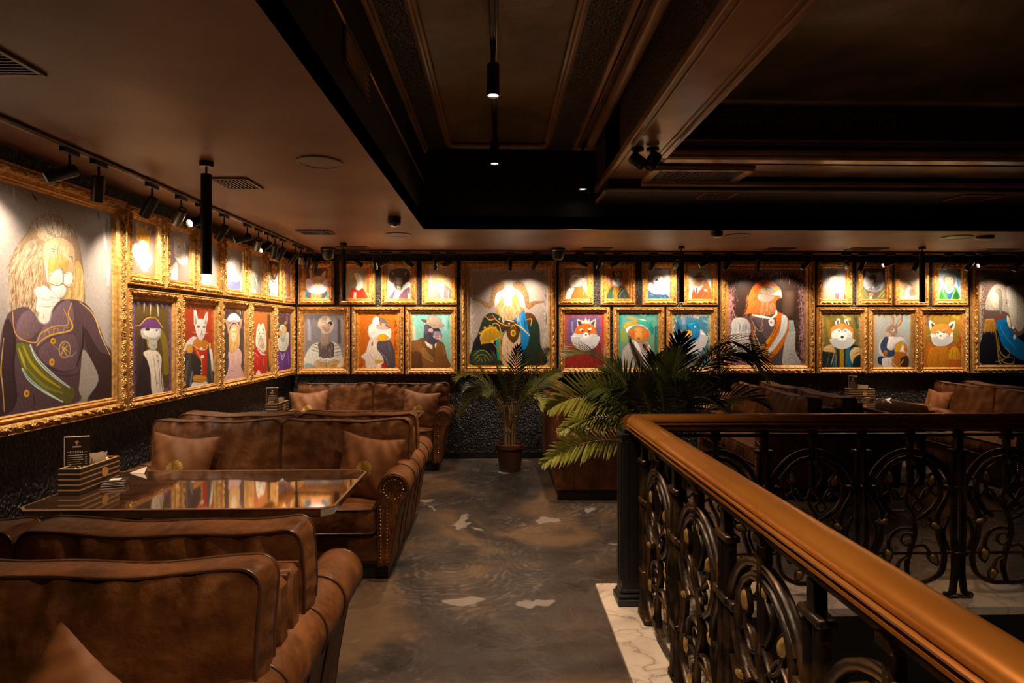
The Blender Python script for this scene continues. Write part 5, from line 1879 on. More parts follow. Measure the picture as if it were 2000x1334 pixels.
def make_table():
    s = empty('dining_table'); L, W, c = .755, .395, .055
    def poly(i): 
        a, b_, k = L - i, W - i, c - i * .4
        return [(-a + k, -b_), (a - k, -b_), (a, -b_ + k), (a, b_ - k), (a - k, b_), (-a + k, b_), (-a, b_ - k), (-a, -b_ + k)]
    b = MB(); b.ring([[(x, y, .705) for x, y in poly(.012)], [(x, y, .712) for x, y in poly(.006)], [(x, y, .742) for x, y in poly(.004)], [(x, y, .7495) for x, y in poly(.010)]], caps=True); b.build('tabletop', M['table'], s)
    b = MB(); b.ring([[(x, y, z) for x, y in poly(i)] for i, z in ((.012, .741), (.004, .743), (.001, .746), (.003, .7495), (.008, .7510), (.012, .7508), (.014, .745))], caps=False); b.build('edge_band', [M['table_edge']], s, 20)
    b = MB()
    for x in (-.42, .42):
        b.box(x - .03, x + .03, -.03, .03, .02, .70, .004); b.box(x - .06, x + .06, -.30, .30, .0, .022, .006); b.box(x - .05, x + .05, -.27, .27, .68, .70, .004)
    b.box(-.42, .42, -.015, .015, .30, .34, .004); b.build('pedestal', M['black_metal'], s)
    return s
tb = make_table(); GT = 'dark glossy booth tables'
TAB = [((-1.545, 3.225), 0, 'dark glossy table at the left wall, nearest, mirroring the portraits'),
       ((-1.53, 5.89), 0, 'dark glossy table in the left corner booth, mostly hidden by sofa backs'),
       ((1.84, 6.47), PI / 2, 'dark glossy table behind the big palm, below the duck portrait'),
       ((4.42, 6.47), PI / 2, 'dark glossy table at the wall below red panda portrait')]
TABS = []
for i, ((x, y), rz, lab) in enumerate(TAB):
    o = tb if i == 0 else copy_tree(tb, (x, y, 0), rz, lab)
    o.location = (x, y, 0); o.rotation_euler = (0, 0, rz); tag(o, lab, 'table', GT); TABS.append(o)

# things on the tables: caddy, menu stand, napkins, sugar sticks, spice jar, flyer boxes, folded card
def at_table(k, lx, ly, z=.7505):
    (x, y), rz, _ = TAB[k]; return (x + lx * math.cos(rz) - ly * math.sin(rz), y + lx * math.sin(rz) + ly * math.cos(rz), z), rz
TN = ['nearest glossy table', 'left corner table', 'palm-side table', 'far right table']
def caddy():
    s = empty('table_caddy'); b = MB()
    b.box(-.055, .055, -.20, .12, 0, .06); b.box(-.055, -.045, -.20, .12, .06, .135); b.box(.045, .055, -.20, .12, .06, .135); b.box(-.045, .045, -.20, -.19, .06, .135); b.box(-.045, .045, .11, .12, .06, .135); b.box(-.045, .045, -.075, -.067, .06, .13)
    b.build('box', M['wood_box'], s)
    b = MB(); b.lathe([(.026, 0), (.026, .003), (.02, .003)], 16, M=T4(.0562, -.01, .075, rx=0, ry=PI / 2)); b.build('gold_mark', M['menu_gold'], s)
    return s
def menu():
    s = empty('menu_stand'); b = MB(); b.box(-.055, .055, -.003, .003, .008, .225, .001); b.box(-.057, .057, -.025, .025, 0, .010, .002); b.build('card', M['menu'], s)
    b = MB()
    for z0, z1, x0, x1 in ((.222, .226, -.056, .056), (.01, .226, -.057, -.0545)): b.box(x0, x1, -.0045, .0045, z0, z1)
    b.build('rim', M['menu_line'], s)
    b = MB(); f = -.0042
    def gl(x0, x1, z0, z1): b.box(x0, x1, f, -.003, z0, z1)
    R = random.Random(5)
    x = -.018
    while x < .018: gl(x, x + .003, .168, .175); x += .0052
    x = -.030
    while x < .030:
        gl(x, x + .0022, .138, .150); gl(x, x + .005, .138, .140) if R.random() < .5 else gl(x, x + .005, .148, .150); x += .0075
    gl(-.045, -.033, .143, .145); gl(.033, .045, .143, .145)
    z = .125
    for i in range(9):
        gl(-.040, .012 + R.random() * .02, z, z + .0022); gl(.036, .044, z, z + .0022); z -= .0115
    b.build('print', M['menu_line'], s)
    b = MB(); b.lathe([(.009, 0), (.009, .0012)], 6, M=T4(0, -.003, .195, rx=PI / 2)); b.box(-.002, .002, -.0042, -.003, .178, .19); b.build('emblem', M['menu_gold'], s)
    return s
def napkins(): 
    b = MB()
    for k in range(6):
        b.add([(-.004 + k * .006, -.05, 0), (-.004 + k * .006, .05, 0), (.004 + k * .007, .058, .085 + .004 * (k % 3)), (.002 + k * .007, -.045 + .01 * (k % 2), .10 - .006 * k)], [(0, 1, 2, 3)])
        b.add([(-.002 + k * .006, -.05, 0), (-.002 + k * .006, .05, 0), (.006 + k * .007, .058, .085 + .004 * (k % 3)), (.004 + k * .007, -.045 + .01 * (k % 2), .10 - .006 * k)], [(0, 1, 2, 3)])
    return b.build('napkin_stack', M['paper'], None)
def sticks():
    b = MB(); R = random.Random(3)
    for i in range(9):
        for j in range(5):
            x, y = -.035 + j * .017, -.055 + i * .013; h = .055 + R.random() * .014; dx = R.uniform(-.003, .003)
            b.mi = (i + j) % 2; b.box(x - .004 + dx, x + .004 + dx, y - .004, y + .004, 0, h)
    return b.build('sugar_sticks', [M['menu'], M['paper']], None)
def jar():
    s = empty('spice_jar'); b = MB(); b.lathe([(.0, 0), (.016, .0), (.017, .045), (.012, .052)], 16); b.build('glass', M['red_glass'], s, 40)
    b = MB(); b.lathe([(.013, .052), (.014, .066), (.006, .074), (.0, .075)], 16); b.build('lid', M['paper'], s, 40); return s
def flyers():
    b = MB(); b.mi = 0; b.box(-.055, .055, -.04, .04, 0, .016, .002); b.box(-.045, .06, -.035, .045, .0165, .032, .002); b.mi = 1; b.box(-.056, .056, -.0405, -.039, .004, .007); b.box(-.046, .061, -.0358, -.034, .020, .023); b.box(-.02, .03, -.02, .02, .032, .0335)
    return b.build('matchbox_stack', [M['menu'], M['paper']], None)
def card():
    b = MB(); b.add([(-.05, 0, 0), (.045, -.022, 0), (.05, .0, .036), (-.05, 0.001, 0), (.045, .022, 0)], [(0, 1, 2), (3, 2, 4), (0, 2, 3)]); return b.build('folded_card', M['paper'], None)
ITEMS = [('table_caddy', caddy, 'caddy', -.745 + .08, .06, 0, 'striped wooden napkin caddy on the %s', 'striped table caddies', 0),
         ('menu_stand', menu, 'menu', -.690, -.045, .0605, 'dark upright menu card standing in the caddy on the %s', 'menu cards', .35),
         ('napkin_stack', napkins, 'napkins', -.672, .05, .085, 'cream paper napkins fanned in the caddy on the %s', 'napkin stacks', 0),
         ('sugar_sticks', sticks, 'sugar sticks', -.655, -.075, .0605, 'sugar sticks packed in the caddy on the %s', 'sugar sticks', 0),
         ('spice_jar', jar, 'jar', -.663, .145, .0605, 'small shaker jar at the end of the caddy on the %s', 'shaker jars', 0),
         ('matchbox_stack', flyers, 'boxes', -.555, .05, 0, 'two flat dark boxes with pale edges beside the caddy on the %s', 'flat dark boxes', .3),
         ('folded_card', card, 'card', -.60, .335, 0, 'pale folded card standing at the edge of the %s', 'folded cards', .1)]
for nm, fn, cat, lx, ly, dz, lab, grp, rr in ITEMS:
    first = None
    for k in (0, 1, 3):
        if k == 1 and nm == 'folded_card': continue
        if k == 3: LX, LY = -lx * 1.0, -ly
        else: LX, LY = lx, ly
        loc, rz = at_table(k, LX, LY, .7505 + dz)
        if k == 3: rz += PI
        if first is None: o = first = fn()
        elif first.type == 'EMPTY': o = copy_tree(first, loc, rz, '')
        else: o = first.copy(); COL.objects.link(o)
        o.location = loc; o.rotation_euler = (0, 0, rz + rr); tag(o, lab % TN[k], cat, grp)
# ---------------------------------------------------------------- balustrade round the stairwell
def ribbon(b, pts, w, d, closed=False, k=5, curve=True):
    """flat bar with bevelled edges following a line in the x-z plane"""
    Q = smooth_line([(x, 0, z) for x, z in pts], k, closed) if curve and len(pts) > 2 else [Vector((x, 0, z)) for x, z in pts]
    n = len(Q); rings = []; sec = [(-.5, -.28), (-.3, -.5), (-.12, -.38), (.12, -.38), (.3, -.5), (.5, -.28), (.5, .28), (.3, .5), (.12, .38), (-.12, .38), (-.3, .5), (-.5, .28)]
    for i, p in enumerate(Q):
        a = Q[i - 1] if (closed or i) else Q[0]; c = Q[(i + 1) % n] if (closed or i < n - 1) else Q[-1]
        t_ = (c - a).normalized(); nx, nz = -t_.z, t_.x
        rings.append([(p.x + nx * u * w, v * d, p.z + nz * u * w) for u, v in sec])
    if closed: rings.append(rings[0])
    b.ring(rings, caps=not closed)
def arc(cx, cz, r, a0, a1, n=14, rz=None): return [(cx + r * math.cos(math.radians(a0 + (a1 - a0) * i / n)), cz + (rz or r) * math.sin(math.radians(a0 + (a1 - a0) * i / n))) for i in range(n + 1)]
def panel(s, u0):
    Mx = Matrix.Translation((u0, 0, 0)); b = MB()
    ribbon(b, arc(0, .60, .262, 14, 166, rz=.29), .030, .034, curve=False)
    ribbon(b, arc(0, .665, .185, -62, 242), .026, .034, curve=False)
    ribbon(b, arc(0, .60, .225, 30, 150, rz=.245), .012, .02, curve=False)
    ribbon(b, [(0, .975), (0, .80), (0, .66)], .034, .040, curve=False)
    b.box(-.028, .028, -.026, .026, .955, .985, .004)
    ribbon(b, [(0, .68), (-.03, .60), (.015, .50), (.03, .40), (0, .30), (-.02, .20), (0, .12)], .020, .03)
    ribbon(b, [(0, .66), (.05, .60), (.10, .63), (.13, .69)], .015, .026); ribbon(b, [(-.02, .62), (-.08, .60), (-.12, .65), (-.12, .72)], .015, .026)
    ribbon(b, [(.02, .47), (.09, .50), (.14, .46)], .014, .024); ribbon(b, [(.03, .42), (-.05, .43), (-.12, .38), (-.13, .30)], .015, .026)
    ribbon(b, [(.0, .31), (.08, .33), (.13, .27)], .014, .024); ribbon(b, [(-.03, .53), (-.10, .53), (-.15, .49)], .013, .022)
    ribbon(b, [(0, .63), (.06, .74), (.02, .80)], .012, .022); ribbon(b, [(.0, .27), (-.06, .24), (-.08, .18)], .013, .022)
    for sx in (-1, 1):
        ribbon(b, [(sx * .243, .66), (sx * .215, .60), (sx * .165, .50), (sx * .175, .38), (sx * .205, .28), (sx * .185, .17), (sx * .10, .115), (0, .11)], .024, .032)
        ribbon(b, [(sx * .16, .62), (sx * .10, .66), (sx * .06, .60)], .012, .022)
        ribbon(b, [(sx * .235, .50), (sx * .20, .40), (sx * .235, .30)], .014, .024)
        b.box(sx * .225 - .022, sx * .225 + .022, -.021, .021, .655, .685, .004)
    ribbon(b, [(-.27, .285), (.27, .285)], .016, .02, curve=False)
    ribbon(b, arc(-.02, .365, .035, 0, 360), .010, .02, closed=True, curve=False); ribbon(b, arc(.045, .56, .028, 0, 360), .010, .02, closed=True, curve=False)
    p = b.build('scroll_panel', M['iron'], s, 40); p.matrix_local = Mx
    for k, (x, z, a, ln) in enumerate(((.125, .715, 70, .034), (-.125, .735, 100, .034), (.15, .445, -30, .032), (-.135, .275, -95, .036), (.14, .25, -60, .034), (-.165, .475, 200, .030), (.005, .825, 120, .03), (-.085, .16, -110, .03))):
        for nm, grow, thick, m in (('leaf_setting', 1.32, .011, M['iron']), ('gilded_leaf', 1.0, .015, M['leaf_gold'])):
            pass
        lb = MB(); L = []
        for q in range(14):
            an = 2 * PI * q / 14; rx, ry = ln, ln * .58 * (1 - .25 * math.cos(an)); X, Z = rx * math.cos(an), ry * math.sin(an); ca, sa = math.cos(math.radians(a)), math.sin(math.radians(a)); L.append((x + X * ca - Z * sa, z + X * sa + Z * ca))
        G = lambda f, y: [(x + (px_ - x) * f, y, z + (pz - z) * f) for px_, pz in L]
        lb.mi = 1; lb.ring([G(1.0, -.006), G(1.35, -.010), G(1.35, .010), G(1.0, .006)], caps=True)
        lb.mi = 0; lb.ring([G(1.02, -.007), G(.75, -.015), G(.1, -.018)], caps=True); lb.ring([G(1.02, .007), G(.75, .015), G(.1, .018)], caps=True)
        lb.build('gilded_leaf', [M['leaf_gold'], M['iron']], p, 50)
    return p
def post(s, u0):
    b = MB()
    for sx in (-1, 1):
        x = u0 + sx * .024
        ribbon(b, [(x, .88), (x, .685), (x + sx * .004, .45), (x - sx * .004, .20), (x + sx * .006, .09), (x + sx * .012, .045)], .026, .042)
        ribbon(b, [(x + sx * .010, .07), (x + sx * .028, .040), (x + sx * .050, .045), (x + sx * .052, .032)], .018, .034)
        b.box(min(x - .02, x + sx * .05), max(x + .02, x + sx * .05), -.022, .022, .0225, .036, .003)
    b.box(u0 - .052, u0 + .052, -.027, .027, .872, .897, .005); b.box(u0 - .045, u0 + .045, -.026, .026, .655, .685, .004); b.box(u0 - .042, u0 + .042, -.024, .024, .27, .295, .004)
    b.box(u0 - .02, u0 + .02, -.018, .018, .895, .975, .003)
    return b.build('twin_post', M['iron'], s, 40)
_h = [(.042, 1.020), (.054, 1.024), (.062, 1.031), (.062, 1.040), (.052, 1.043), (.052, 1.048), (.064, 1.051), (.068, 1.059), (.062, 1.064), (.058, 1.065), (.058, 1.069)]
_d = [(.062 * math.cos(PI / 2 * k / 8), 1.070 + .040 * math.sin(PI / 2 * k / 8)) for k in range(9)]
RAILP = [(-x, z) for x, z in _h + _d] + [(x, z) for x, z in (_h + _d)[::-1][1:]]
def run(s, n, first, length):
    """a run along local +x; posts every .58 m"""
    for k in range(n):
        post(s, first + k * .58); panel(s, first + (k + .5) * .58)
    post(s, first + n * .58)
    b = MB(); b.box(.07, length, -.016, .016, .975, .993, .004); b.box(.07, length, -.008, .008, 1.004, 1.012, .002); b.build('top_bar', M['iron'], s)
    b = MB()
    for k in range(2 * n + 1): b = MB(); b.box(first + k * .29 - .022, first + k * .29 + .022, -.02, .02, .99, 1.026, .004); b.lathe([(.009, 0), (.009, .006), (.002, .010)], 10, M=T4(first + k * .29, -.016, 1.008, rx=PI / 2)); b.build('bracket', M['iron'], s)
CXR, CYR = .80, 3.42      # corner of the balustrade
nr = empty('balustrade', (CXR, CYR, 0), -PI / 2, 'cast iron balustrade with bronze handrail coming from the corner post towards the camera', 'balustrade', 'stairwell balustrade')
run(nr, 6, .22, 3.95)
b = MB(); prof = RAILP      # handrail mitred at the corner: local x along run, y sideways (local +y = +X world)
b.ring([[(-y, y, z) for y, z in prof], [(3.95, y, z) for y, z in prof]], caps=True); b.build('handrail', M['rail'], nr, 35)
fr_ = empty('balustrade', (CXR, CYR, 0), 0, 'cast iron balustrade with bronze handrail crossing the picture beyond the stairwell', 'balustrade', 'stairwell balustrade')
run(fr_, 6, .18, 3.80)
b = MB(); b.ring([[(-y, y, z) for y, z in prof], [(3.80, y, z) for y, z in prof]], caps=True); b.build('handrail', M['rail'], fr_, 35)
# square corner post
cp = empty('corner_post', (CXR - .035, CYR + .0, 0), 0, 'black square iron corner post under the bend of the handrail', 'post')
b = MB(); b.box(-.055, .055, -.055, .055, .10, 1.0, .004)
for sx in (-1, 1): b.box(sx * .030 - .018, sx * .030 + .018, -.062, -.05, .16, .96, .004); b.box(-.062, -.05, sx * .030 - .018, sx * .030 + .018, .16, .96, .004)
b.build('shaft', M['black_metal'], cp)
b = MB(); b.box(-.080, .080, -.080, .080, .0225, .06, .004); b.box(-.070, .070, -.070, .070, .06, .085, .008); b.box(-.062, .062, -.062, .062, .085, .115, .01); b.build('foot', M['black_metal'], cp)
b = MB(); b.box(-.062, .062, -.062, .062, .985, 1.006, .005); b.box(-.04, .075, -.05, .05, 1.006, 1.032, .004); b.build('cap', M['black_metal'], cp)
# ---------------------------------------------------------------- palms
def P3(px, py, Y):
    X = XY(px, Y); zc = X * math.sin(YAW) + Y * math.cos(YAW); return Vector((X, Y, EYE + (HY - py) / FPX * zc))
def frond(parent, base, tip, lift, m, n=22, wid=.30, rr=None, start=.28, droop=.35, lw=.016, swing=0.0, splay=42, roll=0.0):
    droop *= .45; lw *= .62 if m is not M['palm_lit'] else .78
    R = rr; B, T = Vector(base), Vector(tip); mid = (B + T) / 2 + Vector((0, 0, lift)) + Vector((swing, 0, 0)); c1 = B.lerp(mid, .7) + Vector((0, 0, lift * .25))
    def bez(t): return (1 - t) ** 3 * B + 3 * (1 - t) ** 2 * t * c1 + 3 * (1 - t) * t * t * (mid + (T - mid) * .35 + Vector((0, 0, lift * .25))) + t ** 3 * T
    path = [bez(k / 26) for k in range(27)]
    b = MB(); b.mi = 1; b.tube(path, [.008 - .0062 * k / 26 for k in range(27)], 6); b.mi = 0
    L = (T - B).length
    for i in range(n):
        t = start + (1 - start) * (i + .5) / n; p = bez(t); tg = (bez(min(1, t + .02)) - bez(t - .02)).normalized()
        side = tg.cross(Vector((0, 0, 1))); side = side.normalized() if side.length > .05 else Vector((1, 0, 0)); upv = side.cross(tg).normalized(); rl = math.radians(roll); side = (side * math.cos(rl) + upv * math.sin(rl)).normalized(); upv = side.cross(tg).normalized()
        u = (t - start) / (1 - start); ll = wid * (math.sin(PI * min(1, .18 + u * .78)) ** .7) * R.uniform(.9, 1.1)
        ang = math.radians(splay + 16 - 38 * u + R.uniform(-5, 5))
        for sg in (-1, 1):
            d = (tg * math.cos(ang) + side * sg * math.sin(ang) + upv * .22).normalized()
            wv = d.cross(upv).normalized(); nn = wv.cross(d).normalized(); st = []
            for q, w_ in ((0, .25), (.2, .85), (.5, 1), (.8, .6), (1, .03)):
                c = p + d * ll * q - Vector((0, 0, 1)) * droop * ll * q * q; st.append((c, w_ * lw))
            vs = []; fs = []
            for c, w_ in st: vs += [c - wv * w_ - nn * w_ * .0 , c - nn * w_ * .45 * -1, c + wv * w_]
            for q in range(4):
                a = q * 3; fs += [(a, a + 1, a + 4, a + 3), (a + 1, a + 2, a + 5, a + 4)]
            b.add(vs, fs)
    return b.build('frond', [m, M['stem']], parent, 60)
R = random.Random(21)
# small palm in a brown pot at the back wall
PC = Vector((XY(996, 6.72), 6.72, 0))
sp_ = empty('potted_palm', PC, 0, 'smaller potted palm in a brown pot at the back wall below the ram portrait', 'plant', 'potted palms')
def potmesh(par, r, h):
    b = MB(); b.lathe([(0, 0), (r * .72, 0), (r * .76, .02), (r * .95, h - .05), (r * 1.04, h - .045), (r * 1.04, h - .005), (r * .97, h), (r * .92, h - .01), (r * .9, h - .05)], 32); b.build('pot', M['pot'], par, 40)
    b = MB(); b.lathe([(0, h - .035), (r * .5, h - .028), (r * .9, h - .04)], 24); b.lathe([(r * .9, h - .045), (0, h - .06)], 24); b.build('soil', M['soil'], par, 40)
potmesh(sp_, .16, .31)
crown = Vector((0, 0, .50))
st = MB()
for k in range(9):
    a = 2 * PI * k / 9 + .3; x, y = .07 * math.cos(a), .06 * math.sin(a); st.tube([(x * .8, y * .8, .27), (x * .8, y * .8, .45), (x * 1.5, y * 1.5, .75)], [.011, .008, .006], 7)
st.build('stem', M['stem'], sp_, 60)
tips = [(893, 742, 6.5, .40, 'palm_lit'), (897, 812, 6.6, .50, 'palm_lit'), (1070, 684, 6.6, .15, 'palm'), (1092, 728, 6.7, .20, 'palm_lit'), (1060, 795, 6.5, .38, 'palm_lit'), (960, 690, 6.9, .12, 'palm'),
        (1012, 676, 6.8, .10, 'palm'), (925, 712, 6.9, .2, 'palm'), (1045, 752, 6.4, .22, 'palm'), (950, 770, 6.35, .3, 'palm'), (1025, 715, 6.9, .18, 'palm'), (985, 735, 6.3, .22, 'palm'), (1085, 760, 6.6, .3, 'palm'), (912, 760, 6.7, .3, 'palm')]
for px, py, Y, lift, m in tips:
    frond(sp_, crown + Vector((R.uniform(-.06, .06), R.uniform(-.05, .05), -.05)), P3(px, py, Y) - PC, lift, M[m], 20, .22, R, .30, .45, .013, roll=R.choice((-50, -25, 25, 50)))
# big palm behind the balustrade corner
PC = Vector((1.16, 4.12, 0))
bp = empty('potted_palm', PC, 0, 'large palm behind the balustrade corner, fronds in front of the fox portrait', 'plant', 'potted palms')
potmesh(bp, .19, .34)
st = MB()
for k in range(11):
    a = 2 * PI * k / 11; x, y = .09 * math.cos(a), .08 * math.sin(a); st.tube([(x * .8, y * .8, .29), (x, y, .50), (x * 1.3, y * 1.3, .95)], [.014, .011, .008], 7)
st.build('stem', M['stem'], bp, 60)
crown = Vector((.0, 0, .70))
tips = [(1074, 798, 3.66, .30, 'palm_lit', .25, .1, 65), (1062, 905, 3.60, .22, 'palm_lit', .19, .1, 65), (1097, 842, 3.75, .24, 'palm_lit', .18, .2, 60), (1112, 694, 4.0, .34, 'palm', .24, .5), (1228, 668, 4.1, .05, 'palm', .22, .2), (1322, 690, 4.1, .08, 'palm', .24, .3),
        (1497, 733, 4.1, .66, 'palm', .30, .9, 15), (1492, 792, 4.0, .30, 'palm', .26, .4), (1432, 742, 4.2, .2, 'palm', .26, .5), (1150, 762, 3.85, .25, 'palm', .26, .5), (1190, 720, 4.3, .2, 'palm', .26, .4), (1380, 700, 4.3, .2, 'palm', .28, .5),
        (1280, 700, 4.4, .1, 'palm', .26, .3), (1340, 760, 3.85, .2, 'palm', .26, .6), (1230, 760, 3.8, .2, 'palm', .26, .6), (1400, 790, 3.9, .28, 'palm', .26, .6), (1290, 745, 3.75, .15, 'palm', .24, .6), (1170, 790, 4.4, .3, 'palm', .26, .6), (1462, 712, 4.3, .50, 'palm', .28, .9, -20), (1480, 700, 4.2, .45, 'palm', .28, .9, 30), (1330, 655, 4.3, .15, 'palm', .22, .4), (1135, 830, 4.2, .25, 'palm', .24, .5)]
for px, py, Y, lift, m, wd, dr, *rl in tips:
    rl = rl[0] if rl else R.choice((-45, -20, 20, 45))
    frond(bp, crown + Vector((R.uniform(-.07, .07), R.uniform(-.06, .06), R.uniform(-.1, .1))), P3(px, py, Y) - PC, lift, M[m], 26, wd, R, .30, dr, .0135, roll=rl)

# ---------------------------------------------------------------- spot lamps on ceiling tracks
def spot(parent, loc, rot, power, size, blend=.6, rad=.02, col=AMBER):
    l = bpy.data.lights.new('spot_light', 'SPOT'); l.energy = power; l.color = col; l.spot_size = math.radians(size); l.spot_blend = blend; l.shadow_soft_size = rad
    o = bpy.data.objects.new('spot_light', l); COL.objects.link(o); o.parent = parent; o.location = loc; o.rotation_euler = rot; return o
def make_track(name, p0, p1, label, gx):
    s = empty(name, p0, 0, label, 'lamp track', 'ceiling lamp tracks'); d = Vector(p1) - Vector(p0); b = MB()
    if abs(d.y) > abs(d.x): b.box(-.018, .018, 0, d.y, -.022, .0, .003)
    else: b.box(0, d.x, -.018, .018, -.022, 0, .003)
    b.build('channel', M['black_metal'], s)
    b = MB()
    if abs(d.y) > abs(d.x): b.box(.0185, .0215, 0, d.y, -.020, -.014); b.box(-.012, .012, .0, d.y, -.024, -.0215)
    else: b.box(0, d.x, -.0215, -.0185, -.020, -.014); b.box(0, d.x, -.012, .012, -.024, -.0215)
    b.build('rim', M['chrome'], s)
    return s
make_track('lamp_track', (-2.20, -1.0, ZL), (-2.20, 7.05, ZL), 'black lamp track along the left wall ceiling', 0)
make_track('lamp_track', (-2.05, 7.02, ZL), (8.0, 7.02, ZL), 'black lamp track along the back wall ceiling', 0)
make_track('lamp_track', (-.03, -1.5, ZU + .01), (-.03, 5.35, ZU + .01), 'black lamp track in the raised ceiling panel', 0)
HB = {}
def lamp_parts(s, ax, aim, hl=.135, hr=.031, body=None):
    """adapter on the track, stem, swivel, tilted cylinder housing; aim is a direction"""
    b = MB()
    if ax == 'y': b.box(-.017, .017, -.055, .055, -.048, -.0225, .004)
    else: b.box(-.055, .055, -.017, .017, -.048, -.0225, .004)
    b.build('adapter', M['black_metal'], s)
    b = MB(); b.cyl((0, 0, -.045), (0, 0, -.105), .006, n=10); b.cyl((0, 0, -.100), (0, 0, -.122), .012, .016, 12); b.build('stem', M['black_metal'], s, 40)
    light = Vector(aim).normalized(); d = Vector(body or aim).normalized(); c = Vector((0, 0, -.135)); q = d.to_track_quat('-Z', 'Y').to_matrix().to_4x4(); Mt = Matrix.Translation(c) @ q
    b = MB(); b.ring([[(r_ * math.cos(a), r_ * math.sin(a), z) for a in [2 * PI * k / 20 for k in range(20)]] for r_, z in ((.001, .035), (hr * .8, .035), (hr, .028), (hr, -hl + .03), (hr * .9, -hl + .025), (hr * .82, -hl + .045))], M=Mt)
    b.build('housing', M['black_metal'], s, 40)
    b = MB(); b.ring([[(r_ * math.cos(a), r_ * math.sin(a), z) for a in [2 * PI * k / 20 for k in range(20)]] for r_, z in ((hr * .8, -hl + .040), (.001, -hl + .038))], M=Mt); b.build('lens', M['lamp_in'], s)
    b = MB(); b.lathe([(hr * .55, .0355), (hr * .5, .037), (.002, .037)], 12, M=Mt); b.build('heat_sink', M['chrome'], s)
    spot(s, c + d * (hl - .005), light.to_track_quat('-Z', 'Y').to_euler(), PICT_W, 104, 1.0, col=WARM)
LG = 'black picture spotlights on the tracks'
SIDE = ['pointing up the wall', 'leaning left', 'leaning right']
# left wall: (photo x of the stem, aimed Y on wall, aimed z)
LL = [(136, 2.95, 1.75, 'first one, above the lion portrait'), (193, 3.55, 1.95, 'second one, above the lion portrait'), (297, 4.15, 2.05, 'before the tabby portrait'), (354, 4.75, 2.1, 'over the crowned animal portrait'),
      (392, 4.35, 2.05, 'lit one peeping out left of the black tube'), (438, 5.05, 2.1, 'just right of the black tube'), (483, 5.2, 2.1, 'lying almost flat over the pale blue-coat portrait'), (505, 5.75, 2.15, 'over the goat portrait, showing its rear'),
      (523, 5.6, 2.1, 'between goat and tiger portraits, lens glowing'), (537, 6.0, 2.1, 'dark one before the tiger portrait'), (552, 6.15, 2.1, 'over the tiger portrait'), (577, 6.6, 2.05, 'over the small orange tiger'),
      (588, 7.0, 2.0, 'with chrome rear beside the corner'), (603, 6.75, 1.3, 'last but one before the corner'), (617, 7.1, 1.3, 'last one on the left track at the corner')]
LB = {136: (-.6, -.5, -.4), 193: (-.15, .1, -1), 297: (-.5, 0, -.9), 354: (-.6, .5, -.6), 392: (-.3, -.9, -.4), 438: (-.5, -.1, -.85), 483: (-.8, -.5, -.35), 505: (-.5, .8, -.6), 523: (-.4, -.8, -.6), 537: (-.3, .3, -.9), 552: (-.5, 0, -.9), 577: (-.5, 0, -.85), 588: (-.3, .8, -.5), 603: (-.2, 0, -.9), 617: (-.2, .1, -.9)}
BB = {694: 1.6, 732: 0, 756: -2.2, 793: 1.4, 850: 0, 880: -2, 996: 0, 1048: -.5, 1132: 1.8, 1173: -.4, 1207: -1.6, 1276: -.35, 1322: 0, 1381: -2.2, 1424: -.6, 1480: 0, 1577: -.8, 1653: 1.0, 1686: -.3, 1740: -3, 1792: -.4, 1853: 0, 1897: -.6, 1926: -3, 1989: -.4}
for px, ya, za, d in LL:
    Y = YX(px, -2.2); s = empty('track_spotlight', (-2.2, Y, ZL), 0, 'black spotlight on the left wall track, ' + d, 'spotlight', LG)
    lamp_parts(s, 'y', (Vector((-.33, max(-.5, min(.5, ya - Y)), -.80)) if px < 610 else Vector((.02, .10, -1))), body=LB[px])
BL = [(694, 728, 2.05, 'over the goose portrait'), (732, 732, 1.75, 'hanging straight between goose and bull portraits'), (756, 735, 2.08, 'leaning left over the bull portrait'), (793, 820, 2.05, 'leaning right over the bull portrait'), (850, 852, 1.6, 'hanging straight over the yellow-hat cat'),
      (880, 852, 2.05, 'leaning left over the yellow-hat cat'), (996, 994, 2.05, 'left one over the ram portrait'), (1048, 1030, 1.7, 'right one over the ram portrait'), (1132, 1165, 2.05, 'over the sheep portrait'), (1173, 1160, 1.7, 'between sheep and fur-hat cat portraits'),
      (1207, 1172, 2.05, 'leaning left over the fur-hat cat'), (1276, 1262, 1.7, 'over the white bird portrait'), (1322, 1330, 2.1, 'facing out left of the walrus-like portrait tube'), (1381, 1340, 2.08, 'leaning left over the brown-hat portrait'), (1424, 1404, 1.8, 'left one over the eagle portrait'),
      (1480, 1490, 1.95, 'middle one over the eagle portrait'), (1577, 1545, 1.85, 'right one over the eagle portrait'), (1653, 1690, 2.1, 'over the pale grey portrait'), (1686, 1680, 1.7, 'over the lynx portrait, left one'), (1740, 1690, 2.12, 'nearly level one over the lynx portrait'),
      (1792, 1782, 1.85, 'beside the far right tube lamp'), (1853, 1853, 2.2, 'over the monkey portrait, facing out'), (1897, 1888, 1.8, 'between monkey and elephant portraits'), (1926, 1890, 2.15, 'leaning left over the elephant portrait'), (1989, 1975, 1.85, 'at the right picture edge over the elephant')]
for px, pa, za, d in BL:
    X = XY(px, 7.02); s = empty('track_spotlight', (X, 7.02, ZL), 0, 'black spotlight on the back wall track, ' + d, 'spotlight', LG)
    lamp_parts(s, 'x', Vector((BB[px] * .10, .36, -.74)), hl=.125, hr=.029, body=(BB[px], .25, -1) if px not in (1322, 1653, 1853) else (BB[px], 1.5, -1))
# unseen picture lamps added just outside the frame to brighten the lion
for Y in (1.9, 2.45):
    s = empty('track_spotlight', (-2.2, Y, ZL), 0, 'added unseen spotlight on the left wall track, left of the picture edge', 'spotlight', LG); lamp_parts(s, 'y', Vector((WX + 2.2, .55, -.75)))

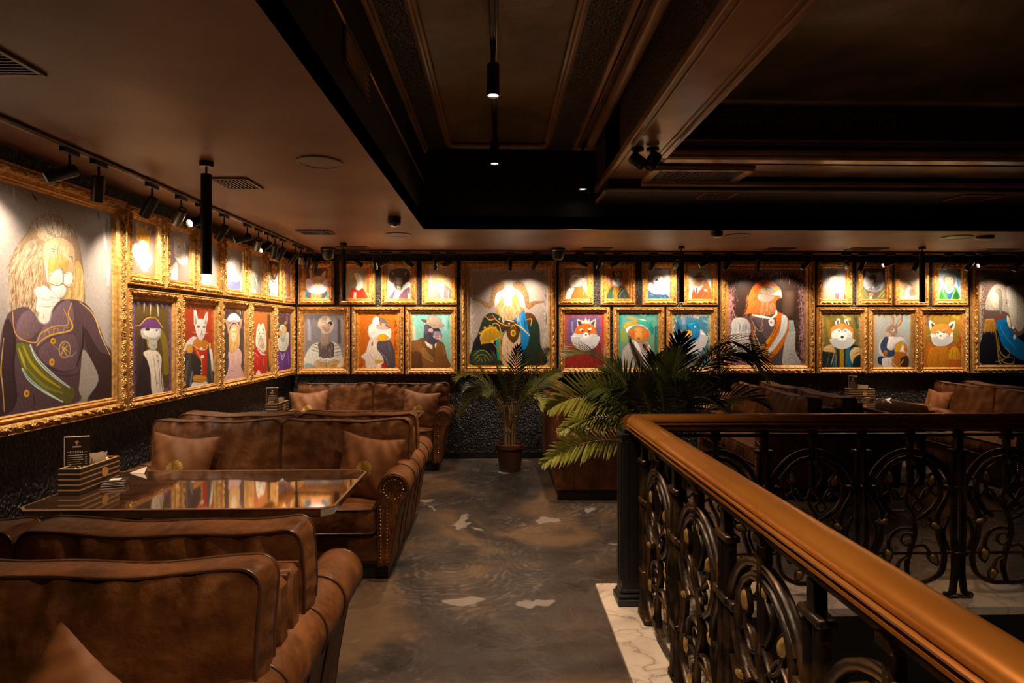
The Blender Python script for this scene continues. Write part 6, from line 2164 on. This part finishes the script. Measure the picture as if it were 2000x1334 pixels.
# cylinder downlights in the raised ceiling
def downlight(x, y, zb, label, mount=True, power=UP_W):
    s = empty('cylinder_downlight', (x, y, zb), 0, label, 'ceiling lamp', 'cylinder downlights in the raised ceiling'); b = MB()
    b.ring([[(r_ * math.cos(a), r_ * math.sin(a), z) for a in [2 * PI * k / 24 for k in range(24)]] for r_, z in ((.001, .19), (.034, .19), (.038, .185), (.038, 0), (.034, 0), (.030, .012))]); b.build('housing', M['black_metal'], s, 40)
    b = MB(); b.lathe([(.031, .008), (.0, .0085)], 24); b.build('lens', M['lamp_in'], s)
    b = MB(); b.cyl((0, 0, .185), (0, 0, ZU - .015 - zb), .012, n=12); b.box(-.017, .017, -.06, .06, ZU - .04 - zb, ZU - .013 - zb, .004); b.build('mount', M['black_metal'], s, 40)
    spot(s, (0, 0, -.004), (0, 0, 0), power, 95, .8, .03)
downlight(-.03, 3.50, 2.99, 'largest cylinder downlight hanging in the middle of the raised ceiling')
downlight(-.03, 4.93, 2.99, 'smaller cylinder downlight straight behind the largest one')
downlight(XY(1138, 5.30), 5.30, 2.87, 'small cylinder downlight right of centre near the drop wall')
downlight(2.7, 1.3, 2.99, 'added cylinder downlight high over the stairwell, unseen')  # no lamp known here, added to brighten marble and handrail
for Y in (2.0, .6, -.8): downlight(-.03, Y, 2.99, 'added unseen cylinder downlight on the raised track above the camera')  # extra lamps added out of view to light the near sofas
# tube pendants over the tables
def tubelamp(x, y, label, power=TUBE_W):
    s = empty('tube_pendant', (x, y, 1.915), 0, label, 'pendant lamp', 'black tube pendants over the tables'); b = MB()
    b.ring([[(r_ * math.cos(a), r_ * math.sin(a), z) for a in [2 * PI * k / 24 for k in range(24)]] for r_, z in ((.001, .565), (.026, .565), (.029, .56), (.029, 0), (.026, 0), (.024, .06))]); b.build('tube', M['black_metal'], s, 40)
    b = MB(); b.cyl((0, 0, .56), (0, 0, .61), .006, n=8); b.build('rod', M['black_metal'], s)
    b = MB(); b.cyl((0, 0, .605), (0, 0, .6345), .036, .038, n=24); b.build('canopy', M['black_metal'], s, 40)
    b = MB(); b.lathe([(.0235, .055), (0, .056)], 20); b.build('lens', M['lamp_in'], s)
    spot(s, (0, 0, .05), (0, 0, 0), power, 100, .7, .02)
tubelamp(XY(403, 3.36), 3.36, 'nearest black tube pendant in front of the small upper left portraits')
tubelamp(XY(671, 6.45), 6.45, 'black tube pendant in front of the goose portrait')
tubelamp(XY(1331, 6.62), 6.62, 'black tube pendant left of the brown-hat portrait')
tubelamp(XY(1801, 6.60), 6.60, 'black tube pendant between pale scarf portrait and monkey portrait')
tubelamp(-1.54, .45, 'black tube pendant behind the nearest sofa, outside the view')

# ---------------------------------------------------------------- things on the ceilings
def vent(x, y, z, w_, d, label, slats=8, up=False, frame='vent', along='x'):
    s = empty('air_grille', (x, y, z), 0, label, 'vent', 'ceiling air grilles'); fwv = .022; b = MB(); e = -.006
    b.box(-w_ / 2, w_ / 2, -d / 2, -d / 2 + fwv, -.012, 0, .003); b.box(-w_ / 2, w_ / 2, d / 2 - fwv, d / 2, -.012, 0, .003)
    b.box(-w_ / 2, -w_ / 2 + fwv, -d / 2 + fwv, d / 2 - fwv, -.012, 0, .003); b.box(w_ / 2 - fwv, w_ / 2, -d / 2 + fwv, d / 2 - fwv, -.012, 0, .003); b.build('frame', M[frame], s)
    b = MB(); b.box(-w_ / 2 + fwv, w_ / 2 - fwv, -d / 2 + fwv, d / 2 - fwv, -.002, -.0005); b.build('backing', M['black'], s)
    b = MB()
    for k in range(slats):
        if along == 'y':
            x0 = -w_ / 2 + fwv + (w_ - 2 * fwv) * (k + .5) / slats; b.box(x0 - .0035, x0 + .0035, -d / 2 + fwv, d / 2 - fwv, -.011, -.002)
        else:
            y0 = -d / 2 + fwv + (d - 2 * fwv) * (k + .5) / slats; b.box(-w_ / 2 + fwv, w_ / 2 - fwv, y0 - .003, y0 + .003, -.011, -.002)
    b.build('slats', M['vent'], s); return s
x, y = P(66, 122, ZL); vent(-1.98, 2.10, ZL, .62, .25, 'big brown air grille at the upper left edge', 9)
x, y = P(462, 357, ZL); vent(x, y, ZL, .24, .27, 'air grille right of the nearest tube pendant', 8, along='y')
x, y = P(617, 453, ZL); vent(x, y, ZL, .32, .24, 'air grille ahead of the round ceiling speaker', 8, along='y')
for px, py, w_, dd, l in ((690, 483, .34, .2, 'air grille before the goose portrait'), (1165, 485, .34, .2, 'air grille before the fur-hat cat portrait'), (1522, 486, .30, .2, 'air grille before the eagle portrait'), (1692, 486, .42, .2, 'air grille before the lynx portrait'), (1948, 488, .40, .2, 'air grille before the elephant portrait')):
    x, y = P(px, py, ZL); vent(x, y, ZL, w_, dd, l, 6)
x, y = P(1400, 381, 2.78); vent(x, y, 2.7795, .30, .26, 'air grille under the black soffit, next to the cassette unit', 8, frame='chrome' if False else 'moulding', along='y')
x, y = P(1900, 386, 2.78); vent(x, y, 2.7795, .36, .26, 'air grille under the black soffit at the far right', 3, frame='moulding', along='y')
def disc(px, py, r, label, name='ceiling_speaker', cat='speaker', h=.008, m='cream_plastic'):
    x, y = P(px, py, ZL); s = empty(name, (x, y, ZL), 0, label, cat, 'round ceiling fittings'); b = MB()
    b.lathe([(r * .2, 0), (r, 0), (r, -h * .7), (r * .93, -h), (r * .9, -h * .6), (r * .1, -h * .8), (0, -h * .8)], 36); b.build('cover', M[m], s, 30)
    b = MB(); b.lathe([(.006, -h * .8), (.006, -h * 1.4), (0, -h * 1.4)], 10); b.build('screw', M['chrome'], s)
disc(625, 316, .125, 'large round speaker cover in the low ceiling'); disc(778, 458, .13, 'flat round speaker cover near the raised ceiling corner')
disc(1440, 460, .13, 'flat round speaker cover right of centre in the low ceiling'); disc(1868, 463, .14, 'flat round speaker cover at the right in the low ceiling')
def stub(px, py, r, h, label):
    x, y = P(px, py, ZL); s = empty('smoke_detector', (x, y, ZL), 0, label, 'detector', 'black ceiling detectors'); b = MB()
    b.lathe([(r * .7, 0), (r, -.003), (r, -h * .8), (r * .8, -h), (r * .5, -h)], 20); b.build('body', M['black_metal'], s, 30); b = MB(); b.lathe([(r * .5, -h), (r * .45, -h * 1.15), (0, -h * 1.15)], 14); b.build('sensor', M['chrome'], s)
stub(770, 424, .055, .07, 'black cylindrical detector near the raised ceiling corner'); stub(1400, 452, .055, .05, 'black round detector above the walrus-like portrait'); stub(1924, 462, .075, .03, 'flat black detector above the elephant portrait')
def dome(px, Y, label):
    s = empty('wall_speaker', (XY(px, Y), Y, ZL - .02), 0, label, 'speaker', 'black cone speakers at the ceiling'); b = MB()
    b.lathe([(.03, .02), (.085, .015), (.085, -.03), (.055, -.10), (.03, -.115), (0, -.115)], 20); b.build('body', M['black_metal'], s, 40)
    b = MB(); b.lathe([(.0, .0), (.086, 0.0), (.088, -.006), (.086, -.012)], 20); b.build('ring', M['chrome'], s, 40)
dome(641, 6.85, 'black cone speaker left of the goose portrait'); dome(1090, 6.85, 'black cone speaker between ram and sheep portraits')
# wall grille on the drop left of the raised ceiling
s = empty('wall_grille', (RX + .002, 2.93, 2.82), 0, 'dark slatted grille on the side of the raised ceiling', 'vent', 'ceiling air grilles'); b = MB()
b.box(0, .01, -.25, .25, 0, .012); b.box(0, .01, -.25, .25, .158, .17); b.box(0, .01, -.25, -.235, .012, .158); b.box(0, .01, .235, .25, .012, .158); b.build('frame', M['vent'], s)
b = MB(); 
for k in range(5): b.box(.001, .012, -.235, .235, .027 + k * .028, .033 + k * .028)
b.build('slats', M['moulding'], s)
# ceiling cassette unit at the beam end
x0, _ = P(1262, 345, BZ); s = empty('ceiling_air_unit', (1.60, 4.72, BZ - .03), 0, 'square brown cassette air unit where the ceiling beams meet', 'air conditioner'); b = MB()
W_, D_ = .80, .40
b.box(-W_ / 2, W_ / 2, -D_ / 2, D_ / 2, 0.0, .028, .006)
for sx in (-1, 1): b.box(min(sx * .40, sx * .335), max(sx * .40, sx * .335), -.18, .18, -.012, 0.0, .004)
b.box(-.33, .33, .155, .195, -.012, 0, .004); b.box(-.33, .33, -.195, -.155, -.012, 0, .004); b.build('panel', M['moulding'], s, 30)
b = MB()
for sx in (-1, 1): b.box(min(sx * .325, sx * .285), max(sx * .325, sx * .285), -.15, .15, -.004, .0)
b.build('outlet', M['black'], s)
b = MB()
for k in range(24): b.box(-.262 + k * .0228 - .004, -.262 + k * .0228 + .004, -.145, .145, -.010, 0)
b.build('louvre', M['vent'], s)
# pair of swivel projectors under the beam
for (px, py, tilt, lab) in ((1275, 300, .5, 'black swivel projector hanging below the beam, right of the pair'), (1245, 318, -.9, 'black swivel projector turned sideways below the beam, left of the pair')):
    xx, yy = P(px, 300, BZ - .05); s = empty('ceiling_projector', (xx, yy, BZ - .012), 0, lab, 'projector lamp', 'projectors under the beam'); b = MB()
    b.lathe([(.02, 0), (.045, 0), (.045, -.02), (.02, -.03)], 16); b.cyl((0, 0, -.025), (0, 0, -.06), .010, n=10); b.build('mount', M['black_metal'], s, 40)
    b = MB(); Mt = T4(0, 0, -.09, ry=tilt); b.lathe([(.0, .06), (.035, .06), (.045, .04), (.045, -.05), (.036, -.06), (.03, -.05), (0, -.05)], 20, M=Mt); b.build('housing', M['black_metal'], s, 40)
    b = MB(); b.lathe([(.044, -.02), (.047, -.022), (.047, -.03), (.044, -.032)], 20, M=Mt); b.build('collar', M['vent'], s, 40)
